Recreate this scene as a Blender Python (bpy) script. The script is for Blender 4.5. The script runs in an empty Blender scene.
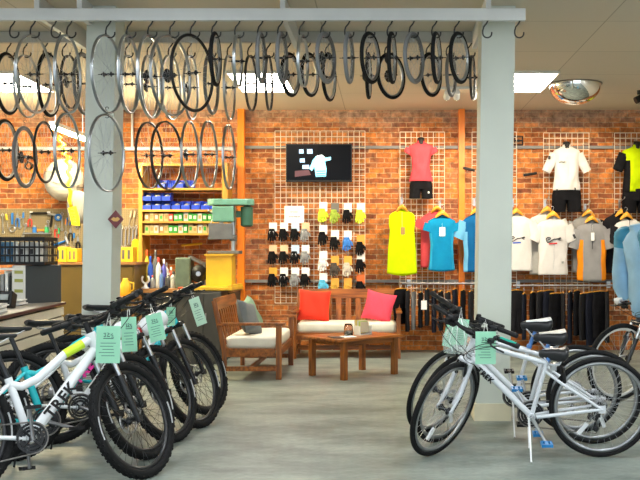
import bpy, bmesh, math, random
from mathutils import Vector, Matrix
random.seed(7)
sc = bpy.context.scene
COL = sc.collection
F, HX, HY, CZ = 950.0, 385.0, 253.0, 1.347      # focal length in pixels, vanishing point, eye height
pi = math.pi
def P(px, py, Y): return Vector(((px-HX)*Y/F, Y, CZ+(HY-py)*Y/F))
def PX(px, Y): return (px-HX)*Y/F
def PZ(py, Y): return CZ+(HY-py)*Y/F
def rad(d): return d*pi/180

# ------------------------------------------------------------------ materials
MATS = {}
def mat(name, col, rough=.5, metal=0, noise=0, nscale=8, emit=0, bump=0, spec=.5, alpha=1, trans=0, sheen=0):
    if name in MATS: return MATS[name]
    m = bpy.data.materials.new(name); m.use_nodes = True
    nt = m.node_tree; b = nt.nodes['Principled BSDF']
    c = (*col, 1)
    b.inputs['Base Color'].default_value = c
    b.inputs['Roughness'].default_value = rough
    b.inputs['Metallic'].default_value = metal
    b.inputs['Specular IOR Level'].default_value = spec
    if alpha < 1: b.inputs['Alpha'].default_value = alpha
    if trans: b.inputs['Transmission Weight'].default_value = trans
    if sheen: b.inputs['Sheen Weight'].default_value = sheen
    if emit:
        b.inputs['Emission Color'].default_value = c; b.inputs['Emission Strength'].default_value = emit
    if noise or bump:
        tc = nt.nodes.new('ShaderNodeTexCoord'); n = nt.nodes.new('ShaderNodeTexNoise')
        n.inputs['Scale'].default_value = nscale; n.inputs['Detail'].default_value = 6
        nt.links.new(tc.outputs['Object'], n.inputs['Vector'])
        if noise:
            mr = nt.nodes.new('ShaderNodeMapRange')
            mr.inputs[1].default_value = .3; mr.inputs[2].default_value = .7
            mr.inputs[3].default_value = 1-noise; mr.inputs[4].default_value = 1+noise
            nt.links.new(n.outputs['Fac'], mr.inputs[0])
            mx = nt.nodes.new('ShaderNodeMix'); mx.data_type = 'RGBA'; mx.blend_type = 'MULTIPLY'
            mx.inputs[0].default_value = 1; mx.inputs[6].default_value = c
            nt.links.new(mr.outputs[0], mx.inputs[7]); nt.links.new(mx.outputs[2], b.inputs['Base Color'])
        if bump:
            bp = nt.nodes.new('ShaderNodeBump'); bp.inputs['Strength'].default_value = bump; bp.inputs['Distance'].default_value = .01
            nt.links.new(n.outputs['Fac'], bp.inputs['Height']); nt.links.new(bp.outputs[0], b.inputs['Normal'])
    MATS[name] = m
    return m

def wood(name, c1, c2, scale=6, axis=0, rough=.4):
    if name in MATS: return MATS[name]
    m = bpy.data.materials.new(name); m.use_nodes = True
    nt = m.node_tree; b = nt.nodes['Principled BSDF']; b.inputs['Roughness'].default_value = rough
    tc = nt.nodes.new('ShaderNodeTexCoord'); mp = nt.nodes.new('ShaderNodeMapping')
    s = [scale*6]*3; s[axis] = scale*.5; mp.inputs['Scale'].default_value = s
    n = nt.nodes.new('ShaderNodeTexNoise'); n.inputs['Scale'].default_value = 1.0; n.inputs['Detail'].default_value = 5
    cr = nt.nodes.new('ShaderNodeValToRGB'); cr.color_ramp.elements[0].position = .35; cr.color_ramp.elements[1].position = .68
    cr.color_ramp.elements[0].color = (*c1, 1); cr.color_ramp.elements[1].color = (*c2, 1)
    nt.links.new(tc.outputs['Object'], mp.inputs[0]); nt.links.new(mp.outputs[0], n.inputs['Vector'])
    nt.links.new(n.outputs['Fac'], cr.inputs[0]); nt.links.new(cr.outputs[0], b.inputs['Base Color'])
    MATS[name] = m
    return m

def brick_material():
    m = bpy.data.materials.new('brick'); m.use_nodes = True
    nt = m.node_tree; N = nt.nodes; L = nt.links; b = N['Principled BSDF']; b.inputs['Roughness'].default_value = .85
    tc = N.new('ShaderNodeTexCoord'); sep = N.new('ShaderNodeSeparateXYZ'); com = N.new('ShaderNodeCombineXYZ')
    L.new(tc.outputs['Object'], sep.inputs[0]); L.new(sep.outputs['X'], com.inputs['X']); L.new(sep.outputs['Z'], com.inputs['Y'])
    wob = N.new('ShaderNodeTexNoise'); wob.inputs['Scale'].default_value = 9; L.new(com.outputs[0], wob.inputs['Vector'])
    va = N.new('ShaderNodeVectorMath'); va.operation = 'MULTIPLY_ADD'; va.inputs[1].default_value = (.03, .022, 0)
    L.new(wob.outputs['Color'], va.inputs[0]); L.new(com.outputs[0], va.inputs[2])
    br = N.new('ShaderNodeTexBrick'); br.inputs['Scale'].default_value = 1
    br.inputs['Brick Width'].default_value = .205; br.inputs['Row Height'].default_value = .0705
    br.inputs['Mortar Size'].default_value = .0065; br.inputs['Mortar Smooth'].default_value = .3; br.inputs['Bias'].default_value = -.1
    br.inputs['Color1'].default_value = (.66, .21, .035, 1); br.inputs['Color2'].default_value = (.18, .042, .018, 1)
    br.inputs['Mortar'].default_value = (.5, .31, .16, 1)
    L.new(va.outputs[0], br.inputs['Vector'])
    # large pale worn patches
    n1 = N.new('ShaderNodeTexNoise'); n1.inputs['Scale'].default_value = 1.3; n1.inputs['Detail'].default_value = 8; n1.inputs['Roughness'].default_value = .7
    L.new(com.outputs[0], n1.inputs['Vector'])
    r1 = N.new('ShaderNodeMapRange'); r1.inputs[1].default_value = .5; r1.inputs[2].default_value = .75; r1.inputs[3].default_value = 0; r1.inputs[4].default_value = .55
    L.new(n1.outputs['Fac'], r1.inputs[0])
    mx = N.new('ShaderNodeMix'); mx.data_type = 'RGBA'; L.new(r1.outputs[0], mx.inputs[0]); L.new(br.outputs['Color'], mx.inputs[6]); mx.inputs[7].default_value = (.42, .27, .19, 1)
    # pale band of old plaster along the ceiling
    n3 = N.new('ShaderNodeTexNoise'); n3.inputs['Scale'].default_value = 3; n3.inputs['Detail'].default_value = 6; L.new(com.outputs[0], n3.inputs['Vector'])
    ad = N.new('ShaderNodeMath'); ad.operation = 'MULTIPLY_ADD'; ad.inputs[1].default_value = .5; L.new(n3.outputs['Fac'], ad.inputs[0]); L.new(sep.outputs['Z'], ad.inputs[2])
    r3 = N.new('ShaderNodeMapRange'); r3.inputs[1].default_value = 3.3; r3.inputs[2].default_value = 3.55; r3.inputs[3].default_value = 0; r3.inputs[4].default_value = .6
    L.new(ad.outputs[0], r3.inputs[0])
    m3 = N.new('ShaderNodeMix'); m3.data_type = 'RGBA'; L.new(r3.outputs[0], m3.inputs[0]); L.new(mx.outputs[2], m3.inputs[6]); m3.inputs[7].default_value = (.4, .3, .24, 1)
    # fine speckle and single dark bricks
    n2 = N.new('ShaderNodeTexNoise'); n2.inputs['Scale'].default_value = 11; n2.inputs['Detail'].default_value = 8; n2.inputs['Roughness'].default_value = .7
    L.new(com.outputs[0], n2.inputs['Vector'])
    r2 = N.new('ShaderNodeMapRange'); r2.inputs[1].default_value = .3; r2.inputs[2].default_value = .7; r2.inputs[3].default_value = .35; r2.inputs[4].default_value = 1.5
    L.new(n2.outputs['Fac'], r2.inputs[0])
    m2 = N.new('ShaderNodeMix'); m2.data_type = 'RGBA'; m2.blend_type = 'MULTIPLY'; m2.inputs[0].default_value = 1
    L.new(m3.outputs[2], m2.inputs[6]); L.new(r2.outputs[0], m2.inputs[7]); L.new(m2.outputs[2], b.inputs['Base Color'])
    bp = N.new('ShaderNodeBump'); bp.inputs['Strength'].default_value = .6; bp.inputs['Distance'].default_value = .012; bp.invert = True
    L.new(br.outputs['Fac'], bp.inputs['Height']); L.new(bp.outputs[0], b.inputs['Normal'])
    return m

def floor_material():
    m = bpy.data.materials.new('painted_concrete'); m.use_nodes = True
    nt = m.node_tree; N = nt.nodes; L = nt.links; b = N['Principled BSDF']
    tc = N.new('ShaderNodeTexCoord'); mp = N.new('ShaderNodeMapping'); mp.inputs['Scale'].default_value = (.8, 1.5, 1)
    L.new(tc.outputs['Object'], mp.inputs[0])
    n = N.new('ShaderNodeTexNoise'); n.inputs['Scale'].default_value = 1.6; n.inputs['Detail'].default_value = 9; n.inputs['Roughness'].default_value = .68
    L.new(mp.outputs[0], n.inputs['Vector'])
    cr = N.new('ShaderNodeValToRGB'); e = cr.color_ramp.elements
    e[0].position = .34; e[0].color = (.12, .148, .133, 1); e[1].position = .7; e[1].color = (.315, .355, .32, 1)
    L.new(n.outputs['Fac'], cr.inputs[0])
    v = N.new('ShaderNodeTexNoise'); v.inputs['Scale'].default_value = 26; v.inputs['Detail'].default_value = 3; L.new(mp.outputs[0], v.inputs['Vector'])
    r = N.new('ShaderNodeMapRange'); r.inputs[1].default_value = .3; r.inputs[2].default_value = .7; r.inputs[3].default_value = .86; r.inputs[4].default_value = 1.1
    L.new(v.outputs['Fac'], r.inputs[0])
    mx = N.new('ShaderNodeMix'); mx.data_type = 'RGBA'; mx.blend_type = 'MULTIPLY'; mx.inputs[0].default_value = 1
    L.new(cr.outputs[0], mx.inputs[6]); L.new(r.outputs[0], mx.inputs[7]); L.new(mx.outputs[2], b.inputs['Base Color'])
    b.inputs['Roughness'].default_value = .45; b.inputs['Specular IOR Level'].default_value = .35
    return m

def ceiling_material():
    m = bpy.data.materials.new('ceiling_paint'); m.use_nodes = True
    nt = m.node_tree; N = nt.nodes; L = nt.links; b = N['Principled BSDF']; b.inputs['Roughness'].default_value = .8
    tc = N.new('ShaderNodeTexCoord')
    br = N.new('ShaderNodeTexBrick'); br.inputs['Scale'].default_value = 1; br.offset = 0
    br.inputs['Brick Width'].default_value = 2.44; br.inputs['Row Height'].default_value = 1.22
    br.inputs['Mortar Size'].default_value = .006; br.inputs['Mortar Smooth'].default_value = .2
    br.inputs['Color1'].default_value = (.66, .58, .46, 1); br.inputs['Color2'].default_value = (.63, .56, .45, 1); br.inputs['Mortar'].default_value = (.42, .36, .27, 1)
    mp = N.new('ShaderNodeMapping'); mp.inputs['Location'].default_value = (.55, -.82, 0)
    L.new(tc.outputs['Object'], mp.inputs[0]); L.new(mp.outputs[0], br.inputs['Vector']); L.new(br.outputs['Color'], b.inputs['Base Color'])
    return m

def pegboard_material():
    m = bpy.data.materials.new('pegboard'); m.use_nodes = True
    nt = m.node_tree; N = nt.nodes; L = nt.links; b = N['Principled BSDF']; b.inputs['Roughness'].default_value = .7
    tc = N.new('ShaderNodeTexCoord'); sep = N.new('ShaderNodeSeparateXYZ'); L.new(tc.outputs['Object'], sep.inputs[0])
    outs = []
    for ax in 'XZ':
        md = N.new('ShaderNodeMath'); md.operation = 'PINGPONG'; md.inputs[1].default_value = .0127; L.new(sep.outputs[ax], md.inputs[0]); outs.append(md)
    hy = N.new('ShaderNodeMath'); hy.operation = 'MAXIMUM'; L.new(outs[0].outputs[0], hy.inputs[0]); L.new(outs[1].outputs[0], hy.inputs[1])
    lt = N.new('ShaderNodeMath'); lt.operation = 'LESS_THAN'; lt.inputs[1].default_value = .004; L.new(hy.outputs[0], lt.inputs[0])
    mx = N.new('ShaderNodeMix'); mx.data_type = 'RGBA'; L.new(lt.outputs[0], mx.inputs[0])
    mx.inputs[6].default_value = (.27, .21, .11, 1); mx.inputs[7].default_value = (.08, .06, .03, 1); L.new(mx.outputs[2], b.inputs['Base Color'])
    return m

BLACK = mat('black_plastic', (.009, .009, .01), .45, spec=.3)
RUBBER = mat('tyre_rubber', (.009, .009, .0095), .75, noise=.3, nscale=40, spec=.2)
STEEL = mat('brushed_steel', (.55, .56, .58), .28, 1)
SILVER = mat('silver_rim', (.42, .44, .46), .3, 1, noise=.15, nscale=5)
SPOKE = mat('spoke_steel', (.5, .52, .54), .3, .9)
DARKMETAL = mat('dark_metal', (.035, .036, .04), .35, .6)
GREYTYRE = mat('grey_tyre', (.16, .165, .17), .5)
HOOKMAT = mat('hook_black', (.015, .015, .015), .4)
WHITEPAINT = mat('white_paint', (.72, .73, .71), .5, noise=.05, nscale=3)
COLPAINT = mat('column_paint', (.54, .57, .50), .6, noise=.05, nscale=2)
FWHITE = mat('gloss_white', (.8, .82, .84), .22)
TEAL = mat('gloss_teal', (.02, .5, .56), .25)
LIME = mat('lime_accent', (.6, .85, .03), .3)
CLOTHBLACK = mat('black_cloth', (.008, .008, .01), .95, noise=.3, nscale=12, spec=.12)
WHITECLOTH = mat('white_cloth', (.8, .8, .78), .85, noise=.04, nscale=10)
CREAM = mat('cream_cushion', (.78, .74, .62), .9, noise=.06, nscale=8)
PAPER = mat('white_paper', (.85, .86, .84), .7)
INK = mat('ink', (.03, .03, .035), .6)
YELLOWP = mat('yellow_paint', (.75, .45, .02), .45, noise=.15, nscale=4)
ORANGEP = mat('orange_paint', (.85, .22, .005), .45, noise=.08, nscale=4)
GREENTAG = mat('mint_card', (.34, .72, .5), .6)

# ------------------------------------------------------------------ mesh builder
class MB:
    def __init__(s): s.v, s.f, s.mi, s.sm = [], [], [], []; s.M = Matrix(); s.k = 0
    def add(s, vs, fs, smooth=False):
        o = len(s.v); s.v += [tuple(s.M @ Vector(v)) for v in vs]
        for f in fs: s.f.append([o+i for i in f]); s.mi.append(s.k); s.sm.append(smooth)
        return s
    def box(s, c, d, R=None):
        x, y, z = d[0]/2, d[1]/2, d[2]/2
        vs = [Vector(p) for p in ((-x,-y,-z),(x,-y,-z),(x,y,-z),(-x,y,-z),(-x,-y,z),(x,-y,z),(x,y,z),(-x,y,z))]
        if R is not None: vs = [R @ v for v in vs]
        c = Vector(c)
        return s.add([v+c for v in vs], [(0,3,2,1),(4,5,6,7),(0,1,5,4),(1,2,6,5),(2,3,7,6),(3,0,4,7)])
    def box2(s, a, b): return s.box([(a[i]+b[i])/2 for i in range(3)], [abs(b[i]-a[i]) for i in range(3)])
    def loft(s, rings, caps=True, closed=False, smooth=True):
        n = len(rings[0]); vs = [p for r in rings for p in r]; m = len(rings)
        fs = []
        for i in range(m if closed else m-1):
            a, b = i*n, ((i+1) % m)*n
            for j in range(n):
                k = (j+1) % n; fs.append((a+j, a+k, b+k, b+j))
        s.add(vs, fs, smooth)
        if caps and not closed:
            s.add(rings[0], [tuple(range(n))[::-1]]); s.add(rings[-1], [tuple(range(n))])
        return s
    def tube(s, pts, r, n=8, closed=False, caps=True, flat=1.0):
        pts = [Vector(p) for p in pts]; m = len(pts)
        rr = r if isinstance(r, (list, tuple)) else [r]*m
        tang = []
        for i in range(m):
            if closed: t = pts[(i+1) % m]-pts[i-1]
            else: t = pts[min(i+1, m-1)]-pts[max(i-1, 0)]
            tang.append(t.normalized())
        u = tang[0].orthogonal().normalized()
        rings = []
        for i in range(m):
            t = tang[i]; u = (u - t*u.dot(t))
            if u.length < 1e-6: u = t.orthogonal()
            u.normalize(); w = t.cross(u)
            rings.append([pts[i]+(u*math.cos(2*pi*j/n)+w*math.sin(2*pi*j/n)*flat)*rr[i] for j in range(n)])
        return s.loft(rings, caps, closed)
    def cyl(s, a, b, r0, r1=None, n=12): return s.tube([a, b], [r0, r0 if r1 is None else r1], n)
    def lathe(s, prof, n=24, o=(0,0,0), axis='Z', closedprof=False):
        o = Vector(o); rings = []
        for i in range(n):
            a = 2*pi*i/n; c, d = math.cos(a), math.sin(a)
            if axis == 'Z': rings.append([o+Vector((r*c, r*d, h)) for r, h in prof])
            elif axis == 'Y': rings.append([o+Vector((r*c, h, r*d)) for r, h in prof])
            else: rings.append([o+Vector((h, r*c, r*d)) for r, h in prof])
        m = len(prof); vs = [p for r in rings for p in r]; fs = []
        for i in range(n):
            a, b = i*m, ((i+1) % n)*m
            for j in range(m if closedprof else m-1):
                k = (j+1) % m; fs.append((a+j, b+j, b+k, a+k))
        return s.add(vs, fs, True)
    def ell(s, c, r, n=16, m=10, lo=-1.0, hi=1.0):
        c = Vector(c); rings = []
        for i in range(m+1):
            h = lo+(hi-lo)*i/m; h = math.sin(h*pi/2); q = math.sqrt(max(1-h*h, 1e-4))
            rings.append([c+Vector((r[0]*q*math.cos(2*pi*j/n), r[1]*q*math.sin(2*pi*j/n), r[2]*h)) for j in range(n)])
        return s.loft(rings)
    def prism(s, poly, d, M=None):            # polygon in x,z extruded along y by d, centred
        n = len(poly); a = [Vector((x, -d/2, z)) for x, z in poly]; b = [Vector((x, d/2, z)) for x, z in poly]
        if M is not None: a = [M @ v for v in a]; b = [M @ v for v in b]
        s.add(a+b, [tuple(range(n)), tuple(range(2*n-1, n-1, -1))]+[(i, i+n, (i+1) % n+n, (i+1) % n) for i in range(n)])
        return s
    def mesh(s, name, mats):
        me = bpy.data.meshes.new(name); me.from_pydata(s.v, [], s.f)
        for m in (mats if isinstance(mats, (list, tuple)) else [mats]): me.materials.append(m)
        me.polygons.foreach_set('material_index', s.mi); me.polygons.foreach_set('use_smooth', s.sm)
        bm = bmesh.new(); bm.from_mesh(me); bmesh.ops.recalc_face_normals(bm, faces=bm.faces); bm.to_mesh(me); bm.free()
        me.update(); return me
    def build(s, name, mats, parent=None, loc=None, bevel=0, M=None):
        return link(name, s.mesh(name, mats), parent, loc, bevel, M)
def link(name, me, parent=None, loc=None, bevel=0, M=None):
    o = bpy.data.objects.new(name, me); COL.objects.link(o)
    if parent is not None: o.parent = parent
    if M is not None: o.matrix_basis = M
    if loc is not None: o.location = loc
    if bevel:
        b = o.modifiers.new('Bevel', 'BEVEL'); b.width = bevel; b.segments = 2; b.limit_method = 'ANGLE'
    return o
def tag(o, label, cat, group=None, kind=None):
    o['label'] = label; o['category'] = cat
    if group: o['group'] = group
    if kind: o['kind'] = kind
    return o
def empty(name, loc=(0,0,0), rz=0, M=None):
    o = bpy.data.objects.new(name, None); COL.objects.link(o); o.empty_display_size = .1
    o.location = loc; o.rotation_euler = (0, 0, rz)
    if M is not None: o.matrix_world = M
    return o
def thing(name, label, cat, loc=(0,0,0), rz=0, group=None, M=None): return tag(empty(name, loc, rz, M), label, cat, group)
def struct(o): o['kind'] = 'structure'; return o
def copy_tree(o, parent=None):
    c = o.copy(); COL.objects.link(c); c.parent = parent
    for ch in list(o.children): copy_tree(ch, c)
    return c
ORD = 'first second third fourth fifth sixth seventh eighth ninth tenth eleventh twelfth thirteenth fourteenth fifteenth sixteenth seventeenth eighteenth nineteenth twentieth twenty-first twenty-second twenty-third twenty-fourth twenty-fifth'.split()
TXT = {}
def text_mb(mb, s, size, M, extrude=.0015, align='CENTER'):
    key = (s, extrude)
    if key not in TXT:
        cu = bpy.data.curves.new('lettering', 'FONT'); cu.body = s; cu.size = 1; cu.align_x = align; cu.align_y = 'CENTER'; cu.resolution_u = 3; cu.offset = .03; cu.space_character = 1.15
        cu.extrude = .02
        ob = bpy.data.objects.new('lettering', cu)
        dg = bpy.context.evaluated_depsgraph_get(); me = bpy.data.meshes.new_from_object(ob)
        TXT[key] = ([v.co.copy() for v in me.vertices], [tuple(p.vertices) for p in me.polygons])
        bpy.data.objects.remove(ob); bpy.data.curves.remove(cu); bpy.data.meshes.remove(me)
    vs, fs = TXT[key]
    mb.add([M @ Vector((v.x*size, v.y*size, v.z/.02*extrude)) for v in vs], fs)
# text lies in local x,y facing +z ; FACE turns it upright facing -Y
FACE = Matrix.Rotation(pi/2, 4, 'X')
# ------------------------------------------------------------------ setting
WY = 13.19; CH = 3.333; LX, RX, FY = -6.6, 5.2, -2.5
BRICK = brick_material(); FLOORM = floor_material(); CEILM = ceiling_material()
SIDEW = mat('side_wall_paint', (.6, .58, .52), .8)
struct(MB().box2((LX-.2, FY, -.12), (RX+.2, WY+.2, 0)).build('floor', FLOORM))
struct(MB().box2((LX-.2, FY, CH), (RX+.2, WY+.2, CH+.12)).build('ceiling', CEILM))
struct(MB().box2((LX-.2, WY, 0), (RX+.2, WY+.2, CH)).build('wall_back', BRICK))
struct(MB().box2((LX-.2, FY, 0), (LX, WY, CH)).build('wall_left', SIDEW))
struct(MB().box2((RX, FY, 0), (RX+.2, WY, CH)).build('wall_right', SIDEW))
# columns: a slight lean, as in the old building
def column(x0, x1, y0, y1, lean):
    mb = MB(); a, b = lean
    bot = [(x0,y0,0),(x1,y0,0),(x1,y1,0),(x0,y1,0)]; top = [(x0+a,y0,CH),(x1+a,y0,CH),(x1+a,y1,CH),(x0+a,y1,CH)]
    mb.add(bot+top, [(0,3,2,1),(4,5,6,7),(0,1,5,4),(1,2,6,5),(2,3,7,6),(3,0,4,7)])
    o = struct(mb.build('column', COLPAINT, bevel=.006)); return o
column(PX(79.5, 7.62), PX(108.8, 7.62), 7.62, 7.89, (.058, 0))
column(PX(475.6, 7.62), PX(509.5, 7.62), 7.62, 7.89, (.05, 0))
BASEC = mat('column_base_paint', (.66, .6, .42), .6, noise=.06)
for nm, x0, x1 in (('baseboard_left', 79.5, 108.8), ('baseboard_right', 475.6, 509.5)):
    X0, X1 = PX(x0, 7.62), PX(x1, 7.62)
    mb = MB()
    for a, b in (((X0-.012, 7.608, 0), (X1+.012, 7.62, .14)), ((X0-.012, 7.89, 0), (X1+.012, 7.902, .14)), ((X0-.012, 7.62, 0), (X0, 7.89, .14)), ((X1, 7.62, 0), (X1+.012, 7.89, .14))): mb.box2(a, b)
    struct(mb.build(nm, BASEC))
# orange wall posts
for i, (a, b) in enumerate(((238.0, 244.8), (458.5, 464.6))):
    mb = MB(); x0, x1 = PX(a, WY-.05), PX(b, WY-.05)
    mb.box2((x0, WY-.1, 0), (x1, WY-.09, CH)).box2((x0, WY-.09, 0), (x0+.012, WY, CH)).box2((x1-.012, WY-.09, 0), (x1, WY, CH))
    struct(mb.build('orange_post', ORANGEP))
# pipe and rails on the brick wall
RAILM = mat('galvanised_rail', (.2, .2, .2), .6)
mb = MB()
for z in (PZ(143.9, WY),):
    mb.box2((PX(244.8, WY), WY-.045, z-.07), (RX, WY-.004, z-.03))
struct(mb.build('trim_1', RAILM))
mb = MB(); z = PZ(281, WY); mb.box2((PX(244.8, WY), WY-.05, z-.02), (RX, WY-.004, z+.018)); struct(mb.build('trim_2', RAILM))
mb = MB(); z = PZ(149, WY); mb.tube([(LX, WY-.04, z), (PX(236, WY), WY-.04, z)], .03, 10); mb.tube([(PX(133,WY), WY-.04, z), (PX(133,WY), WY-.04, CH)], .018, 8)
struct(mb.build('trim_3', mat('pale_conduit', (.62,.66,.7), .35, .3)))
# the wheel rack fixed under the ceiling: boards joined by joists
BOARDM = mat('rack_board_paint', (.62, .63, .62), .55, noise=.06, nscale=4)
mb = MB(); x1 = PX(525.5, 7.3)
mb.box2((-5.4, 7.29, PZ(20.6, 7.3)), (x1, 7.335, PZ(8.4, 7.3)))
FB_Z = PZ(20.6, 7.3); RB_Z = PZ(42.5, 8.5)
rack = thing('wheel_rack', 'long white painted board rack under the ceiling from which wheels hang', 'rack', (0, 7.3, FB_Z))
def reloc(o, p): o.parent = p; o.location = -Vector(p.location); return o
reloc(mb.build('front_board', BOARDM, bevel=.004), rack)
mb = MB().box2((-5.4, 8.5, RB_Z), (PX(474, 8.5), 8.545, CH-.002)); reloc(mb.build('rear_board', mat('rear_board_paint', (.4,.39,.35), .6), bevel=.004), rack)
for x in (-2.69, -2.36, -.79, .80):
    reloc(MB().box2((x-.02, 7.335, FB_Z+.04), (x+.02, 8.5, CH-.002)).build('joist', BOARDM), rack)

# ------------------------------------------------------------------ lights
DIFF = mat('lamp_diffuser', (1, .93, .8), emit=31)
DIFF2 = mat('lamp_diffuser_cool', (.9, .96, 1), emit=18)
FRAME = mat('lamp_frame', (.75, .72, .65), .5)
def troffer(xc, y0, y1, label, dm):
    t = thing('ceiling_light', label, 'ceiling light', (xc, (y0+y1)/2, CH-.03), group='recessed ceiling lights' if y0 > 9 else 'front ceiling lights')
    L, W = (y1-y0)/2, .305
    mb = MB()
    for a, b in (((-W-.02, -L-.02, 0), (W+.02, -L, .029)), ((-W-.02, L, 0), (W+.02, L+.02, .029)), ((-W-.02, -L, 0), (-W, L, .029)), ((W, -L, 0), (W+.02, L, .029))): mb.box2(a, b)
    mb.build('light_frame', FRAME, t)
    MB().box2((-W, -L, .008), (W, L, .02)).build('diffuser', dm, t)
troffer(-4.33, 10.37, 11.56, 'bright recessed ceiling light above the workshop, partly behind hanging wheels at the far left', DIFF)
troffer(-1.42, 10.37, 11.56, 'bright recessed ceiling light behind the hanging wheels left of centre', DIFF)
troffer(1.585, 10.37, 11.56, 'bright recessed ceiling light just right of the right column', DIFF)
for x in (-4.33, -1.465, 1.585, 4.4):
    for y, d in ((5.4, DIFF2), (2.2, DIFF2)):
        troffer(x, y-.6, y+.6, 'recessed ceiling light over the front of the shop', d)
def spot(name, loc, target, power, angle, col, size=.03, blend=.6):
    l = bpy.data.lights.new(name, 'SPOT'); l.energy = power; l.spot_size = rad(angle); l.color = col; l.shadow_soft_size = size; l.spot_blend = blend
    o = bpy.data.objects.new(name, l); COL.objects.link(o); o.location = loc
    o.rotation_euler = (Vector(target)-Vector(loc)).to_track_quat('-Z', 'Y').to_euler(); return o
# track light seen through the wheels, warm heads aimed at the wall
WARM = (1, .8, .55)
TRY = 11.35
trk = thing('track_light', 'slim track light on the ceiling with small lit heads, left of the right column', 'track light', (.86, TRY, CH))
MB().box2((-.24, -.02, -.03), (.72, .02, 0)).build('track', WHITEPAINT, trk)
BULB = mat('lit_bulb', (1, .85, .6), emit=30)
for px in (447, 457, 474, 496):
    x = PX(px, TRY)-.86
    h = MB().cyl((0,0,-.03), (0,0,-.08), .012).cyl((0,-.05,-.07), (0,.06,-.12), .032, .04).build('lamp_head', WHITEPAINT, trk, (x, 0, 0))
    MB().ell((0, .068, -.124), (.028, .012, .028), 12, 6).build('bulb', BULB, h)
for x, tx, tz in ((.75, .2, 1.7), (.9, .7, 1.6), (1.1, -.8, 1.8), (1.35, 1.9, 1.7)):
    spot('track_or_added_lamp', (x, TRY+.1, CH-.15), (tx, WY, tz), 70, 85, WARM)
spot('track_or_added_lamp', (3.05, 11.72, CH-.16), (2.6, WY, 1.8), 80, 85, WARM)  # added spot to brighten the right of the wall, not on the track
# strip light over the workbench
st = thing('strip_light', 'lit tube light hanging over the workshop wall left of the left column', 'tube light', (-3.85, 11.6, 2.8))
MB().box((0, 0, .045), (.07, 1.25, .05)).box((0, -.5, .3), (.01, .01, .46)).box((0, .5, .3), (.01, .01, .46)).build('lamp_housing', WHITEPAINT, st)
MB().tube([(0, -.6, 0), (0, .6, 0)], .02, 10).build('tube', mat('lit_tube', (1, .84, .48), emit=720), st)
# small black ceiling camera at right, made into an added spotlight, and the convex mirror
cm = thing('camera_spotlight', 'small black ceiling camera at the right edge, made into an added spotlight', 'spotlight', (PX(640, 11.6), 11.6, CH))
MB().cyl((0,0,0), (0,0,-.05), .035).build('base', BLACK, cm); MB().cyl((.07,.0,-.06), (-.06,-.02,-.13), .04, .045).build('lamp_head', BLACK, cm)
CHROME = mat('mirror_chrome', (.9, .88, .84), .03, 1)
mr = thing('convex_mirror', 'dome shaped convex security mirror on the ceiling right of the right column', 'mirror', (PX(575, 11.15), 11.15, CH))
mb = MB(); R0 = .305
mb.loft([[Vector((R0*math.cos(a)*math.cos(p), R0*math.sin(a)*math.cos(p), -.006-.24*math.sin(p))) for a in [2*pi*j/48 for j in range(48)]] for p in [k*pi/2/14 for k in range(14)]+[pi/2*.995]], caps=True)
mb.build('dome', CHROME, mr)
MB().lathe([(.0, -.001), (.315, -.001), (.315, -.012), (.30, -.014)], 48).build('rim', mat('mirror_rim', (.2,.17,.13), .5), mr)

w = bpy.data.worlds.new('World'); sc.world = w; w.use_nodes = True
w.node_tree.nodes['Background'].inputs[0].default_value = (.8, .9, 1, 1); w.node_tree.nodes['Background'].inputs[1].default_value = 2.0

cam = bpy.data.cameras.new('Camera'); co = bpy.data.objects.new('Camera', cam); COL.objects.link(co); sc.camera = co
cam.sensor_width = 36; cam.lens = F*36/640; cam.shift_x = -(HX-320)/640; cam.shift_y = (HY-240)/640
co.location = (0, 0, CZ); co.rotation_euler = (pi/2, 0, 0); cam.clip_start = .05
sc.view_settings.view_transform = 'Standard'; sc.view_settings.look = 'None'; sc.view_settings.gamma = 1; sc.view_settings.exposure = .3
sc.view_settings.use_curve_mapping = False
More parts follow.
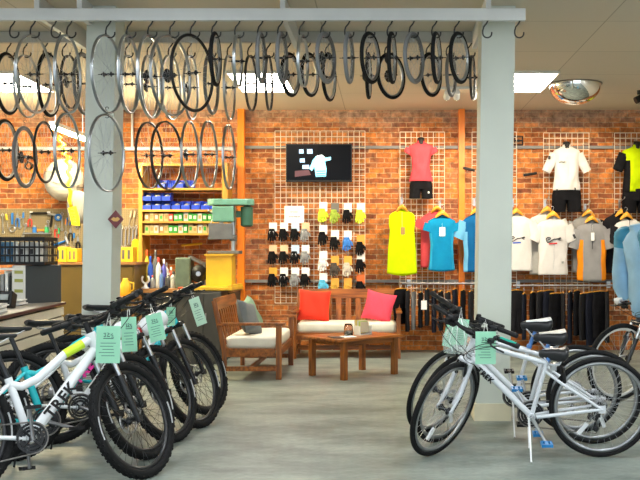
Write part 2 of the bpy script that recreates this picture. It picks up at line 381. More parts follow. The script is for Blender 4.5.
# ------------------------------------------------------------------ hanging wheels
RIMTYPES = {
 'silver': (SILVER, None, 'bare silver'), 'black': (DARKMETAL, BLACK, 'thin black'), 'tyre': (SILVER, RUBBER, 'black tyred'),
 'grey': (mat('grey_rim', (.2, .205, .21), .35, .8), GREYTYRE, 'grey tyred'), 'dark': (mat('dark_rim', (.07,.07,.075), .35, .8), None, 'bare dark grey')}
WM = {}
def spokes_mb(rh, rr, w, n=28, r=.0013):
    mb = MB()
    for k in range(n):
        side = 1 if k % 2 else -1
        a = 2*pi*k/n; off = .55 if (k//2) % 2 else -.55
        a0 = a+off
        mb.tube([(rh*math.cos(a0), side*w, rh*math.sin(a0)), (rr*math.cos(a), 0, rr*math.sin(a))], r, 3, caps=False)
    return mb
def hang_wheel_meshes(R, kind):
    key = (round(R, 2), kind)
    if key in WM: return WM[key]
    R = key[0]; rm, tm, _ = RIMTYPES[kind]; out = {}
    if tm:
        t = .011 if kind == 'black' else .016
        mb = MB(); mb.lathe([(R-t+t*math.cos(a), t*math.sin(a)) for a in [2*pi*j/8 for j in range(8)]], 56, axis='Y', closedprof=True)
        out['tyre'] = mb.mesh('tyre', tm); ro = R-1.6*t
    else: ro = R
    d, wd = (.016, .011) if kind != 'black' else (.008, .008)
    mb = MB(); mb.lathe([(ro, -wd), (ro-.004, -wd*.6), (ro-.004, wd*.6), (ro, wd), (ro-d*.7, wd*.9), (ro-d, 0), (ro-d*.7, -wd*.9)], 56, axis='Y', closedprof=True)
    out['rim'] = mb.mesh('rim', rm); ri = ro-d
    out['spokes'] = spokes_mb(.022, ri+.004, .028).mesh('spokes', SPOKE)
    mb = MB().lathe([(.001, -.075), (.003, -.075), (.003, -.05), (.008, -.05), (.008, -.035), (.02, -.032), (.02, -.028), (.01, -.024), (.008, 0), (.01, .024), (.02, .028), (.02, .032), (.008, .035), (.008, .05), (.003, .05), (.003, .075), (.001, .075)], 14, axis='Y')
    out['hub'] = mb.mesh('hub', DARKMETAL); out['ri'] = ri
    mb = MB()
    for k, r in enumerate((.055, .049, .043, .037, .03)): mb.lathe([(.014, .03+k*.005), (r, .03+k*.005), (r, .033+k*.005), (.014, .033+k*.005)], 20, axis='Y')
    out['cassette'] = mb.mesh('cassette', DARKMETAL)
    WM[key] = out; return out
hook_mb = MB()
def hook_curve(s):
    pts = [(.012*s, 0, .105*s), (.004*s, 0, .088*s), (-.014*s, 0, .066*s), (-.02*s, 0, .043*s)]
    for k in range(9):
        a = pi+pi*1.08*k/8; pts.append((.008*s+.028*s*math.cos(a), 0, .028*s+.028*s*math.sin(a)))
    return pts
hook_me = MB().tube(hook_curve(1.25), .0062, 8).mesh('wheel_hook', HOOKMAT)
s_pts = [(.012*math.cos(a), 0, .022+.012*math.sin(a)) for a in [rad(d) for d in range(-30, 211, 30)]]
s_pts = [(-p[0], 0, -p[2]) for p in s_pts[::-1]] + s_pts[::1]
sh_me = MB().tube([(.013*math.cos(rad(d)), 0, .03+.013*math.sin(rad(d))) for d in range(-10, 271, 35)]+[(0, 0, 0)]+[(.013*math.cos(rad(d)), 0, -.03+.013*math.sin(rad(d))) for d in range(90, -190, -35)], .003, 6).mesh('wheel_hook', HOOKMAT)
def put_hook(px, Y, ztop, label, group):
    o = link('wheel_hook', hook_me); o.location = (PX(px, Y), Y, ztop-.131); tag(o, label, 'hook', group); return o
def put_wheel(px, hw, R, ztop, Y, kind, label, group, cass=False, tilt=0):
    m = hang_wheel_meshes(R, kind); R = round(R, 2); s = F/Y; x = PX(px, Y); t = x/Y
    k = min(hw/(R*s), 1)
    al = math.acos(min(k/math.sqrt(1+t*t), 1)) - math.atan(t)
    al = max(-1.57, min(1.57, al))
    root = thing('bicycle_wheel', label, 'bicycle wheel', (x, Y, ztop-R), al, group); root.rotation_euler = (0, tilt, al)
    main = 'tyre' if 'tyre' in m else 'rim'
    for nm in ('tyre', 'rim', 'spokes', 'hub'):
        if nm in m: link(nm, m[nm], root)
    if cass: link('cassette', m['cassette'], root)
    return root
FH = [13, 33.5, 54.5, 70, 109, 130, 151, 173, 193.7, 215, 238, 261, 281, 302.5, 324, 348, 369, 390.5, 412.5, 435, 457.5, 486, 518]
RH = [9.5, 26, 46, 65, 84, 128, 150, 171, 190, 211, 230, 250.5, 269, 289, 309, 328, 369, 387.5, 429, 449, 470]
Y1, Y2 = 7.312, 8.522
for i, p in enumerate(FH): put_hook(p, Y1, FB_Z+.002, f'black wheel hook, {ORD[i]} from the left along the front board' if i < len(ORD) else '', 'hooks under the front board')
for i, p in enumerate(RH): put_hook(p, Y2, RB_Z+.002, f'black wheel hook, {ORD[i]} from the left along the rear board', 'hooks under the rear board')
FW = [(34,18,.305,'silver',0),(68,7,.305,'silver',0),(107.5,15.5,.30,'silver',0),(129,8,.30,'silver',0),(151,13,.32,'silver',1),(171,20,.31,'silver',1),
 (192.5,21.5,.305,'black',0),(215.5,3,.215,'tyre',1),(238,4,.195,'silver',0),(261,4,.195,'grey',0),(282,5,.2,'grey',1),(303,5,.2,'silver',0),(326,9.5,.205,'grey',1),
 (349,4,.2,'grey',0),(370.5,9.5,.2,'tyre',0),(392,3.5,.2,'tyre',1),(414,9.7,.2,'grey',0),(436.5,4,.205,'tyre',0),(459.5,9.5,.205,'tyre',0)]
for i, (px, hw, R, kd, cs) in enumerate(FW):
    view = 'seen almost edge-on' if hw < 6 else ('turned wide open' if hw > 14 else 'half turned')
    R = round(R, 2); ri = hang_wheel_meshes(R, kd)['ri']
    put_wheel(px, hw, R, FB_Z-.125+(R-ri)-.001, Y1, kd, f'{RIMTYPES[kd][2]} wheel {view}, {ORD[i]} from left on the front board', 'wheels on the front board', cs)
RW = [(8,5,.28,'tyre',0),(27,13,.28,'silver',0),(49,11,.29,'tyre',0),(70,5,.24,'dark',1),(83.5,6.5,.28,'grey',0),(129,8,.26,'silver',0),(150,8,.28,'silver',1),(171,10,.29,'silver',0),(191,7,.29,'silver',1),
 (211.5,7,.285,'grey',0),(229.5,5.5,.295,'silver',1),(251,5.8,.25,'dark',0),(269,2,.25,'dark',0),(290.5,9.3,.205,'tyre',1),(310,8.7,.205,'tyre',0),(329,6.5,.22,'tyre',0),
 (368.5,2,.21,'tyre',1),(391,14,.21,'tyre',1),(431,10.3,.2,'tyre',0),(451,4.5,.195,'grey',0),(472.5,2.2,.2,'dark',0)]
zr = {}
for i, (px, hw, R, kd, cs) in enumerate(RW):
    view = 'seen almost edge-on' if hw < 6 else ('turned open' if hw > 9.5 else 'half turned')
    R = round(R, 2); ri = hang_wheel_meshes(R, kd)['ri']; zt = RB_Z-.125+(R-ri)-.001; zr[i] = zt-2*R
    put_wheel(px, hw, R, zt, Y2, kd, f'{RIMTYPES[kd][2]} wheel {view}, {ORD[i]} from left on the rear board', 'wheels on the rear board', cs)
LW = [(6,6.5,119,182,'tyre',Y2,'below the leftmost rear wheel'),(25,12,126,188,'grey',Y2,'second from left in the lower tier'),(45,10.7,121,184,'black',Y2,'just left of the white globe'),
 (67.5,10.2,113,189,'silver',Y1,'in front of the white globe left of the left column'),(107,17.5,114,192,'silver',Y1,'in front of the left column'),
 (149.5,13.5,122,189,'dark',Y2,'just right of the left column'),(167,15.5,121,190,'dark',Y2,'in front of the left half of the bin shelf'),
 (190,8.5,121,188,'silver',Y2,'over the middle of the bin shelf'),(209,8.2,121,187,'silver',Y2,'over the right half of the bin shelf'),(229,6,125,189,'silver',Y2,'beside the left orange post')]
for i, (px, hw, a, b, kd, Y, wh) in enumerate(LW):
    R = round((b-a)/2*Y/F, 2); zt = PZ(a, Y)
    put_wheel(px, hw, R, zt, Y, kd, f'{RIMTYPES[kd][2]} lower wheel {wh}', 'wheels of the lower tier', i in (1, 7))
    o = link('wheel_hook', sh_me); o.location = (PX(px, Y), Y, zt+.012); tag(o, f'small hook of the wheel {wh}', 'hook', 'small hooks of the lower tier')
# ------------------------------------------------------------------ bicycles
CHAINM = mat('chain_steel', (.2, .19, .18), .4, .8)
def bike_wheel(R, tw, rimmat, knob, rotor, key):
    if key in WM: return WM[key]
    out = {}; r = tw/2
    mb = MB(); mb.lathe([(R-r+r*math.cos(a), r*math.sin(a)) for a in [2*pi*j/12 for j in range(12)]], 72, axis='Y', closedprof=True)
    if knob:
        for k in range(84):
            a = 2*pi*k/84; M = Matrix.Rotation(-a, 3, 'Y')
            for y in (-.16, .16) if k % 2 else (-.36, 0, .36):
                rr = R-r+r*math.cos(math.asin(min(abs(y)*2, .95)))
                mb.box(M @ Vector((rr-.001, y*tw, 0)), (.006, tw*.2, .014), M)
    out['wheel'] = mb.mesh('wheel', RUBBER)
    ri = R-tw*.86
    out['rim'] = MB().lathe([(ri, -.012), (ri-.022, -.010), (ri-.028, 0), (ri-.022, .010), (ri, .012), (ri-.006, 0)], 60, axis='Y', closedprof=True).mesh('rim', rimmat)
    out['spokes'] = spokes_mb(.026, ri-.022, .03, 32, .0014).mesh('spokes', DARKMETAL if knob and rimmat.name == 'black_rim' else SPOKE)
    out['hub'] = MB().lathe([(.001, -.06), (.008, -.06), (.008, -.045), (.026, -.034), (.026, -.028), (.015, -.02), (.013, 0), (.015, .02), (.026, .028), (.026, .034), (.008, .045), (.008, .06), (.001, .06)], 16, axis='Y').mesh('hub', DARKMETAL)
    if rotor: out['brake_disc'] = MB().lathe([(.08, .037), (.08, .039), (.062, .039), (.062, .037)], 32, axis='Y', closedprof=True).tube([(-.062, .038, 0), (.062, .038, 0)], .006, 4).tube([(0, .038, -.062), (0, .038, .062)], .006, 4).mesh('brake_disc', STEEL)
    WM[key] = out; return out
SADDLEM = mat('saddle_vinyl', (.018, .018, .02), .35)
def saddle_mb():
    mb = MB(); st = [(-.135,.055,.02),(-.125,.07,.03),(-.09,.074,.034),(-.04,.055,.032),(.02,.03,.028),(.08,.02,.024),(.125,.016,.018),(.137,.008,.01)]
    rings = []
    for x, w, h in st:
        zc = .008 if x < -.1 else 0
        rings.append([Vector((x, w*math.cos(a), zc+(h*.45 if math.sin(a) > 0 else h)*math.sin(a))) for a in [2*pi*j/16 for j in range(16)]])
    mb.loft(rings)
    return mb
PARTC = {}
def make_bike(label, p):
    """bicycle in its own frame: x forward, y left, z up, rear contact at the origin"""
    g = p.get; R, L, tw = p['R'], p['L'], p['tw']
    BB = Vector((p['cs'], 0, p['bbz'])); ra = Vector((0, 0, R)); fa = Vector((L, 0, R))
    ha = rad(p['ha']); a = Vector((-math.cos(ha), 0, math.sin(ha))); nrm = Vector((math.sin(ha), 0, math.cos(ha)))
    HB = fa - nrm*p['off'] + a*p['a2c']; HT = HB + a*p['ht']
    sa = rad(p['sa']); sd = Vector((-math.cos(sa), 0, math.sin(sa))); ST = BB+sd*p['st']; SP = BB+sd*p['seat']
    fm = p['paint']
    # placement: yaw, lean, steer, both wheels on the ground
    S = Matrix.Translation(HB) @ Matrix.Rotation(rad(p['steer']), 4, a) @ Matrix.Translation(-HB)
    lean = Matrix.Rotation(rad(-p['lean']), 4, 'X'); pitch = 0
    def low(Mw):        # lowest height of a wheel whose centre frame is Mw
        n = (Mw.to_3x3() @ Vector((0, 1, 0))); c = Mw.translation
        return c.z-(R-tw/2)*math.sqrt(max(0, 1-n.z*n.z))-tw/2, c, n
    W = lean
    for _ in range(20):
        W = Matrix.Rotation(pitch, 4, 'Y') @ lean
        zr_, zf = low(W @ Matrix.Translation(ra))[0], low(W @ S @ Matrix.Translation(fa))[0]
        pitch += (zf-zr_)/L
    W = Matrix.Translation((0, 0, -zr_)) @ W
    W = Matrix.Rotation(rad(p['yaw']), 4, 'Z') @ W
    _, c, n = low(W @ S @ Matrix.Translation(fa))
    d = Vector((0, 0, -1)) - n*(-n.z); d.normalize(); contact = c+d*R
    T = Vector((p['contact'][0]-contact.x, p['contact'][1]-contact.y, 0))
    if p.get('rear'):
        c = (W @ Matrix.Translation(ra)).translation; T = Vector((p['contact'][0]-c.x, p['contact'][1]-c.y, 0))
    W = Matrix.Translation(T) @ W
    root = thing('bicycle', label, 'bicycle', group=p['group'], M=W)
    # wheels
    for nm, M0 in (('front', S @ Matrix.Translation(fa)), ('rear', Matrix.Translation(ra))):
        m = bike_wheel(R, tw, p['rim'], p['knob'], p['disc'], ('b', R, tw, p['rim'].name, p['knob']))
        wo = link('wheel', m['wheel'], root, M=M0 @ Matrix.Rotation(p.get('spin', .3), 4, 'Y'))
        for k in ('rim', 'spokes', 'hub', 'brake_disc'):
            if k in m: link(k, m[k], wo)
        if p.get('stripe'):
            rr = R-tw*.55
            for s in (-1, 1):
                for a0 in (0.2, 3.4):
                    q = [(rr*math.cos(a0+j*.06), s*tw*.47, rr*math.sin(a0+j*.06)) for j in range(8)]
                    MB().tube(q, .006, 4).build('tyre_marking', mat('tyre_marking', (.45,.46,.47), .6), wo)
        if p.get('reflector'):
            MB().box((R*.55, .0, 0), (.09, .012, .028)).build('reflector', FWHITE, wo)
    # frame
    tr = p['tr']; mb = MB()
    mb.cyl(HB-a*.006, HT+a*.006, tr*1.12, n=14)
    dt0 = HB+a*.03; mb.tube([dt0, dt0.lerp(BB, .5), BB], [tr*1.0, tr*1.08, tr*1.05], 14)
    tt0 = HT-a*.03; tt1 = BB+sd*(p['st']-.03)
    if p['curve']:
        mid1 = tt0.lerp(tt1, .35)+Vector((0,0,-.005)); mid2 = tt0.lerp(tt1, .68)+Vector((0, 0, -p['curve'])); tt1 = tt1+Vector((0,0,-.01))
        ttp = [tt0, mid1, mid2, tt0.lerp(tt1,.87)+Vector((0,0,-p['curve']*.75)), tt1]
    else: ttp = [tt0, tt1]
    mb.tube(ttp, [tr*.95]+[tr*.85]*(len(ttp)-1), 12)
    if p.get('second_tube'): mb.tube([HB+a*.05, BB+sd*(p['st']*.62)], tr*.7, 10)
    mb.cyl(BB, ST, tr*.78, n=12)
    for s in (-1, 1):
        dr = ra+Vector((.0, s*.062, 0))
        mb.tube([BB+Vector((-.03, s*.03, 0)), BB.lerp(ra, .45)+Vector((0, s*.05, 0)), dr], [.013, .012, .010], 8)
        sst = tt1 if p['curve'] else BB+sd*(p['st']*p.get('ss', .9))
        mb.tube([sst+Vector((-.01, s*.015, 0)), sst.lerp(ra, .3)+Vector((0, s*.05, 0)), dr], [.010, .010, .009], 8)
        mb.box(dr, (.045, .008, .05))
    mb.cyl(BB+Vector((0,-.036,0)), BB+Vector((0,.036,0)), .024, n=14)
    fr = mb.build('frame', fm, root)
    # lettering along the down tube on both sides and accent stripes
    dv = (HB-BB).normalized(); up = Vector((-dv.z, 0, dv.x)); mid = BB.lerp(HB, p.get('tpos', .5))
    if p.get('text'):
        for s in (-1, 1):
            X = dv if s < 0 else -dv
            M = Matrix((( X.x, up.x, 0, mid.x), (0, 0, s, s*tr*1.07), (X.z, up.z, 0, mid.z), (0,0,0,1)))
            mb = MB(); text_mb(mb, p['text'], p['tsize'], M, .004); mb.build('lettering', p['textmat'], root)
    if p.get('accent'):
        q0, q1 = ttp[0], ttp[1]
        mb = MB(); mb.tube([q0.lerp(q1, .35), q0.lerp(q1, 1.0)], [tr*1.0, tr*.93], 12); mb.build('accent_panel', p['accent'], root)
    if p.get('wrap'):
        wm_, q0_, q1_, rw_ = p['wrap']
        e0, e1 = tt0.lerp(tt1, q0_), tt0.lerp(tt1, q1_); mb = MB(); mb.tube([e0, e0.lerp(e1,.1), e0.lerp(e1,.5), e0.lerp(e1,.9), e1], [rw_*.7, rw_, rw_*1.08, rw_, rw_*.75], 12); mb.build('foam_wrap', wm_, root)
    # fork
    mb = MB(); stl = []
    cr = HB - a*.015
    if p['susp']:
        mb.tube([cr+Vector((0,-.07,0)), cr+Vector((0,.07,0))], .028, 10, flat=.8)
        for s in (-1, 1):
            ax = fa+Vector((0, s*.062, 0)); topl = cr+Vector((0, s*.062, 0)); dirv = (topl-(ax-nrm*p['off']))
            b0 = ax-nrm*(p['off']*.7); t0 = b0+a*(dirv.length-.01); m0 = b0.lerp(t0, .66)
            mb.tube([b0-a*.02, b0.lerp(m0, .5), m0], [.017, .022, .024], 12); mb.box(b0+nrm*.012, (.045, .016, .04))
            st_ = (m0, t0); mb2 = MB().cyl(m0, t0, .0155, n=12); stl.append(mb2)
        arch = b0.lerp(t0, .62); mb.tube([arch+Vector((.03,-.124,0)), arch+a*.06+Vector((.035,-.1,0)), arch+a*.075+Vector((.035,-.062,0)), arch+a*.06+Vector((.035,-.024,0)), arch+Vector((.03,0,0))], .012, 8)
        fk = mb.build('fork', p['forkmat'], root, M=S); [q_.build('stanchion', STEEL, fk) for q_ in stl]
    else:
        mb.tube([cr+Vector((0,-.05,0)), cr+Vector((0,.05,0))], .02, 10)
        for s in (-1, 1):
            ax = fa+Vector((0, s*.055, 0)); tp = cr+Vector((0, s*.045, 0))
            mb.tube([tp, tp.lerp(ax-nrm*p['off']*.8, .6), ax], [.018, .015, .010], 10); mb.box(ax, (.03, .01, .03))
        fk = mb.build('fork', p['forkmat'], root, M=S)
    # stem, bar, grips, levers
    sb = HT+a*.055; bc = sb+Vector((.075, 0, .02)); rise = p['rise']; hw = p['barw']/2
    bar = [bc+Vector((-.045, -hw, rise)), bc+Vector((-.02, -hw*.55, rise)), bc+Vector((0, -.09, rise*.15)), bc+Vector((0, -.03, 0)), bc+Vector((0, .03, 0)), bc+Vector((0, .09, rise*.15)), bc+Vector((-.02, hw*.55, rise)), bc+Vector((-.045, hw, rise))]
    hb = MB().tube(bar, [.0115, .0115, .013, .016, .016, .013, .0115, .0115], 10).build('handlebar', p.get('barmat', BLACK), root, M=S)
    MB().cyl(HT, sb+a*.02, .019, n=12).tube([sb, bc], [.019, .02], 12).cyl(bc+Vector((0,-.024,0)), bc+Vector((0,.024,0)), .022, n=12).build('stem', BLACK, root, M=S)
    gripm = p.get('grip', BLACK)
    for e, f, s in ((bar[0], bar[1], -1), (bar[-1], bar[-2], 1)):
        dv2 = (f-e).normalized()
        mb = MB(); mb.tube([e-dv2*.008, e+dv2*.01, e+dv2*.06, e+dv2*.11, e+dv2*.135], [.017, .019, .0165, .0175, .018], 12); go = mb.build('grip', BLACK, hb)
        if p.get('grip_accent') and s > 0:
            MB().tube([e+dv2*.012+Vector((0,0,.008)), e+dv2*.125+Vector((0,0,.008))], .0125, 10).build('grip_stripe', p['grip_accent'], hb)
        lv = e+dv2*.165
        mb = MB(); mb.cyl(lv-dv2*.02, lv+dv2*.03, .019, n=10).box(lv+Vector((.03, 0, -.012)), (.05, .03, .026))
        mb.tube([lv+Vector((.045, 0, -.015)), lv+Vector((.07, s*.03, -.025)), lv+Vector((.062, s*.075, -.035)), lv+Vector((.052, s*.12, -.04))], [.008, .007, .006, .007], 6); mb.build('brake_lever', DARKMETAL, hb)
        mb = MB(); sh = e+dv2*.2; mb.cyl(sh-dv2*.012, sh+dv2*.015, .018, n=10).box(sh+Vector((.012, 0, -.03)), (.05, .04, .022)).ell(sh+Vector((0, 0, .022)), (.022, .018, .008), 12, 6); mb.build('shifter', BLACK, hb)
    lvL = bar[-1].lerp(bar[-2], .6)+Vector((.05, 0, -.02)); lvR = bar[0].lerp(bar[1], .6)+Vector((.05, 0, -.02))
    def bez(p0, p1, p2, p3, n=14): return [(1-t)**3*p0+3*t*(1-t)**2*p1+3*t*t*(1-t)*p2+t**3*p3 for t in [i/n for i in range(n+1)]]
    Si = S
    mb = MB(); cabm = p.get('cable', BLACK)
    mb.tube(bez(lvL, lvL+Vector((.16, -.06, .02)), bc+Vector((.18, -.02, -.12)), fa-nrm*.03+a*.35+Vector((0,.07,0))), .0026, 5)
    mb.tube(bez(lvR, lvR+Vector((.16, .05, .03)), HB+Vector((.16, -.02, .1)), HB+Vector((.01, -.035, .03))), .0026, 5)
    mb.tube(bez(lvR+Vector((-.02, .03,0)), lvR+Vector((.13, .1, .06)), HB+Vector((.12, .04, .12)), HB+Vector((.0, .035, .03))), .0026, 5)
    mb.tube(bez(lvL+Vector((-.02, -.03,0)), lvL+Vector((.14, -.09, .04)), HB+Vector((.15, .02, .08)), HB+Vector((-.02, .03, .0))), .0026, 5)
    mb.build('brake_cable', cabm, root, M=Si)
    # saddle and post
    MB().cyl(ST-sd*.02, SP-Vector((0,0,.045)), .0145, n=12).cyl(ST-sd*.012, ST+sd*.012, .021, n=12).build('seatpost', p.get('postmat', DARKMETAL), root)
    so = saddle_mb().build('saddle', p.get('saddlemat', SADDLEM), root, loc=SP+Vector((-.01-p.get('sback', 0), 0, .012))); so.scale = p.get('sscale', (1, 1, 1))
    mb = MB()
    for s in (-1, 1): mb.tube([(-.1, s*.03, -.008), (-.05, s*.022, -.042), (.04, s*.022, -.042), (.1, s*.008, -.01)], .004, 6)
    mb.box((0, 0, -.05), (.05, .05, .022)); mb.build('saddle_rail', STEEL, so)
    if p.get('saddle_top'):
        mb = MB(); mb.loft([[Vector((x, w*math.cos(q), z+.004*math.sin(q))) for q in [2*pi*j/12 for j in range(12)]] for x, w, z in ((-.125,.05,.02),(-.08,.058,.016),(-.03,.042,.014),(.03,.02,.012),(.09,.012,.01))]); mb.build('saddle_panel', p['saddle_top'], so)
    # drivetrain on the right (-y)
    y0 = -.05
    mb = MB()
    for r, dy in ((.088, 0), (.068, .008), (.05, .016)):
        n = int(r*2*pi/.0127*2); 
        vs = []
        for k in range(n):
            c_, s_ = math.cos(2*pi*k/n), math.sin(2*pi*k/n); q = r*(1 if k % 2 else .955)
            for rr, yy in ((q, -.0015), (q, .0015), (r-.016, .0015), (r-.016, -.0015)): vs.append(BB+Vector((rr*c_, y0+dy+yy, rr*s_)))
        mb.add(vs, [(4*k+j, 4*k+(j+1) % 4, (4*k+4+(j+1) % 4) % (4*n), (4*k+4+j) % (4*n)) for k in range(n) for j in range(4)])
    for k in range(4):
        q = rad(45+90*k); mb.tube([BB+Vector((0, y0+.008, 0)), BB+Vector((.08*math.cos(q), y0+.006, .08*math.sin(q)))], .009, 6, flat=.5)
    mb.cyl(BB+Vector((0, .06, 0)), BB+Vector((0, -.075, 0)), .014, n=10)
    ca = rad(p.get('crank', 90)); cv = Vector((math.cos(ca), 0, math.sin(ca)))*.17
    armm = p.get('armmat', DARKMETAL)
    co_ = mb.build('crankset', DARKMETAL, root)
    for s, v in ((-1, cv), (1, -cv)):
        e = BB+v+Vector((0, s*.085, 0)); b0 = BB+Vector((0, s*.068, 0))
        MB().tube([b0-v*.08, b0+v*.4, e], [.017, .013, .014], 8, flat=.6).build('crank_arm', armm, co_)
        mb = MB(); c0 = e+Vector((0, s*.055, 0)); mb.cyl(e, c0+Vector((0, s*.045, 0)), .008, n=8)
        for dx in (-.03, .03): mb.box(c0+Vector((dx, 0, 0)), (.013, .085, .02))
        for dy in (-.038, .038): mb.box(c0+Vector((0, dy, 0)), (.07, .011, .018))
        mb.box(c0, (.022, .075, .016)); mb.build('pedal', p.get('pedal', BLACK), co_)
    mb = MB()
    for k, r in enumerate((.052, .046, .04, .034, .028, .022)): mb.lathe([(.01, -.036-k*.004), (r, -.036-k*.004), (r, -.0385-k*.004), (.01, -.0385-k*.004)], 22, o=ra, axis='Y')
    mb.build('cassette', mat('cassette_steel', (.28, .28, .29), .35, .9), root)
    mb = MB(); cpts = []
    for k in range(13): t = pi/2-pi*k/12; cpts.append(BB+Vector((.088*math.cos(t), y0, .088*math.sin(t))))
    dj = ra+Vector((.02, 0, -.16)); cpts += [dj+Vector((.03, -.047, -.028)), dj+Vector((0, -.047, -.032)), dj+Vector((-.02, -.047, 0)), ra+Vector((.045, -.047, -.06))]
    for k in range(7): t = -pi/2*.2-k*pi/6*1.05; cpts.append(ra+Vector((-.036*math.cos(t+pi)*1, -.047, .036*math.sin(-t+0)*1)))
    cpts = cpts[:17]+[ra+Vector((.036*math.cos(q), -.047, .036*math.sin(q))) for q in [rad(x) for x in (-30, 0, 40, 70, 95)]]
    mb.tube(cpts, .0048, 6, closed=True); mb.build('chain', CHAINM, root)
    mb = MB(); mb.box(ra+Vector((.01, -.06, -.05)), (.04, .022, .07)).tube([ra+Vector((.01, -.052, -.07)), dj+Vector((.01, -.052, 0))], .011, 8, flat=.5)
    mb.lathe([(.004,-.004),(.02,-.004),(.02,.004),(.004,.004)], 14, o=dj+Vector((0,-.047,0)), axis='Y').lathe([(.004,-.004),(.02,-.004),(.02,.004),(.004,.004)], 14, o=ra+Vector((.025,-.047,-.085)), axis='Y'); mb.build('derailleur', DARKMETAL, root)
    # brakes
    if not p['disc']:
        for M0, base, nm in ((S, cr+nrm*.02-a*.06, 'f'), (Matrix(), BB+sd*(p['st']*p.get('ss', .9))+Vector((-.13, 0, -.03)), 'r')):
            mb = MB()
            for s in (-1, 1): mb.tube([base+Vector((0, s*.035, -.04)), base+Vector((.005, s*.038, .03)), base+Vector((.005, s*.03, .06))], [.012, .009, .007], 8)
            mb.tube([base+Vector((.005, -.04, .055)), base+Vector((.005, .04, .055))], .003, 6); mb.build('brake_caliper', BLACK, root, M=M0)
    else:
        MB().box(fa+Vector((-.06, .045, .05)), (.05, .03, .04)).build('brake_caliper', BLACK, root, M=S)
        MB().box(ra+Vector((.06, .045, .06)), (.05, .03, .04)).build('brake_caliper', BLACK, root)
    # kickstand on the left, tip on the floor
    base = Vector((p.get('ksx', .3), .045, p['bbz']-.01)); bw = W @ base
    left = (W.to_3x3() @ Vector((0, 1, 0))); left.z = 0; left.normalize(); fwd = W.to_3x3() @ Vector((1,0,0)); fwd.z = 0
    tip = bw+left*.14-fwd*.0; tip.z = .006
    tl = W.inverted() @ tip
    MB().tube([base+Vector((0,-.03,0)), base, base.lerp(tl, .93), tl, ], [.011, .008, .006, .008], 8).build('kickstand', p.get('ksmat', DARKMETAL), root)

    p['_bar'] = W @ S @ bc; p['_W'] = W; p['_S'] = S; p['_bb'] = W @ BB; p['_saddle'] = W @ SP; p['_HT'] = W @ HT; p['_HB'] = W @ HB
    return root
def pp(v): return (HX+F*v.x/v.y, HY-F*(v.z-CZ)/v.y)
base_mtb = dict(R=.36, L=1.05, tw=.056, cs=.43, bbz=.31, ha=69, off=.045, a2c=.46, ht=.12, sa=73, st=.36, seat=.6, tr=.0285, curve=.06, armmat=mat('crank_grey', (.25,.25,.26), .35, .7), susp=True, knob=True, disc=True,
    rim=mat('black_rim', (.02,.02,.022), .3), paint=FWHITE, forkmat=mat('fork_black', (.014,.014,.016), .25), rise=.05, barw=.74, yaw=35, lean=10, steer=32, group='mountain bicycles in the left row', stripe=True)
MAGENTA = mat('magenta_lettering', (.75, .02, .3), .4); RED = mat('red_paint', (.6,.02,.02), .3)
left_specs = [
 dict(label='white mountain bicycle with lime accent and black lettering, nearest in the left row', contact=(-1.41, 5.69), paint=FWHITE, text='TREK', textmat=BLACK, tsize=.088, tpos=.42, accent=LIME, crank=95, seat=.6),
 dict(label='teal mountain bicycle with magenta lettering, second from the front in the left row', contact=(-1.52, 6.22), paint=TEAL, text='TREK', textmat=MAGENTA, tsize=.085, tpos=.66, crank=-20, seat=.6, steer=33),
 dict(label='white mountain bicycle with black lettering, middle of the left row', contact=(-1.48, 6.76), paint=FWHITE, text='TREK', textmat=BLACK, tsize=.085, tpos=.4, wrap=(FWHITE, -.02, .25, .05), crank=-25, steer=32),
 dict(label='white and red mountain bicycle, second from the back in the left row', contact=(-1.40, 7.32), paint=FWHITE, accent=RED, wrap=(FWHITE, -.1, .32, .066), crank=20, steer=32, curve=.03),
 dict(label='teal and black mountain bicycle, farthest in the left row beside the armchair', contact=(-1.45, 7.93), paint=TEAL, wrap=(TEAL, -.02, .28, .05), crank=40, steer=31, curve=.02, seat=.64)]
LB = []
for d in left_specs:
    p = dict(base_mtb); p.update(d); make_bike(d['label'], p); LB.append(p)
    print('L', [tuple(round(q) for q in pp(p[k])) for k in ('_bb', '_saddle', '_HT', '_HB', '_bar')])
BLUEP = mat('blue_pedal', (.01, .2, .5), .35)
SATIN = mat('satin_silver_paint', (.68, .71, .75), .3)
base_hyb = dict(R=.337, L=1.04, tw=.036, cs=.45, bbz=.275, ha=70, off=.045, a2c=.36, ht=.14, sa=75, st=.40, seat=.46, tr=.0195, curve=0, susp=False, knob=False, disc=False, ss=.78,
    rim=mat('rim_silver_black', (.35,.36,.37), .3, .8), paint=SATIN, forkmat=SATIN, rise=.03, barw=.68, yaw=177, lean=6, steer=54, group='white hybrid bicycles in the right row', reflector=True, ksmat=FWHITE, pedal=BLUEP, rear=True, postmat=mat('blue_post', (.1,.25,.6), .3), cable=BLACK, crank=60, armmat=STEEL, ksx=.47, sscale=(.84, 1.15, 2.0))
WS = mat('pale_saddle', (.6, .56, .5), .5)
right_specs = [
 dict(label='white hybrid bicycle with teal striped grips, nearest in the right row', contact=(1.415, 6.24), grip_accent=mat('teal_grip', (.0,.35,.26), .4), text='TREK', textmat=BLACK, tsize=.05, tpos=.72, spin=.9, seat=.43, sback=.02, sscale=(.7, 1.1, 1.9)),
 dict(label='white hybrid bicycle with blue seat clamp, middle of the right row', contact=(1.47, 6.68), seat=.50, steer=52, crank=75, rise=.06, saddle_top=WS, spin=1.9),
 dict(label='white hybrid bicycle with pale topped saddle, farthest in the right row beside the column', contact=(1.42, 7.06), seat=.56, steer=52, crank=78, rise=.09, pedal=BLACK, saddle_top=WHITECLOTH, spin=2.8)]
RB = []
for d in right_specs:
    p = dict(base_hyb); p.update(d); make_bike(d['label'], p); RB.append(p)
    print('R', [tuple(round(q) for q in pp(p[k])) for k in ('_bb', '_saddle', '_HT', '_HB', '_bar')])
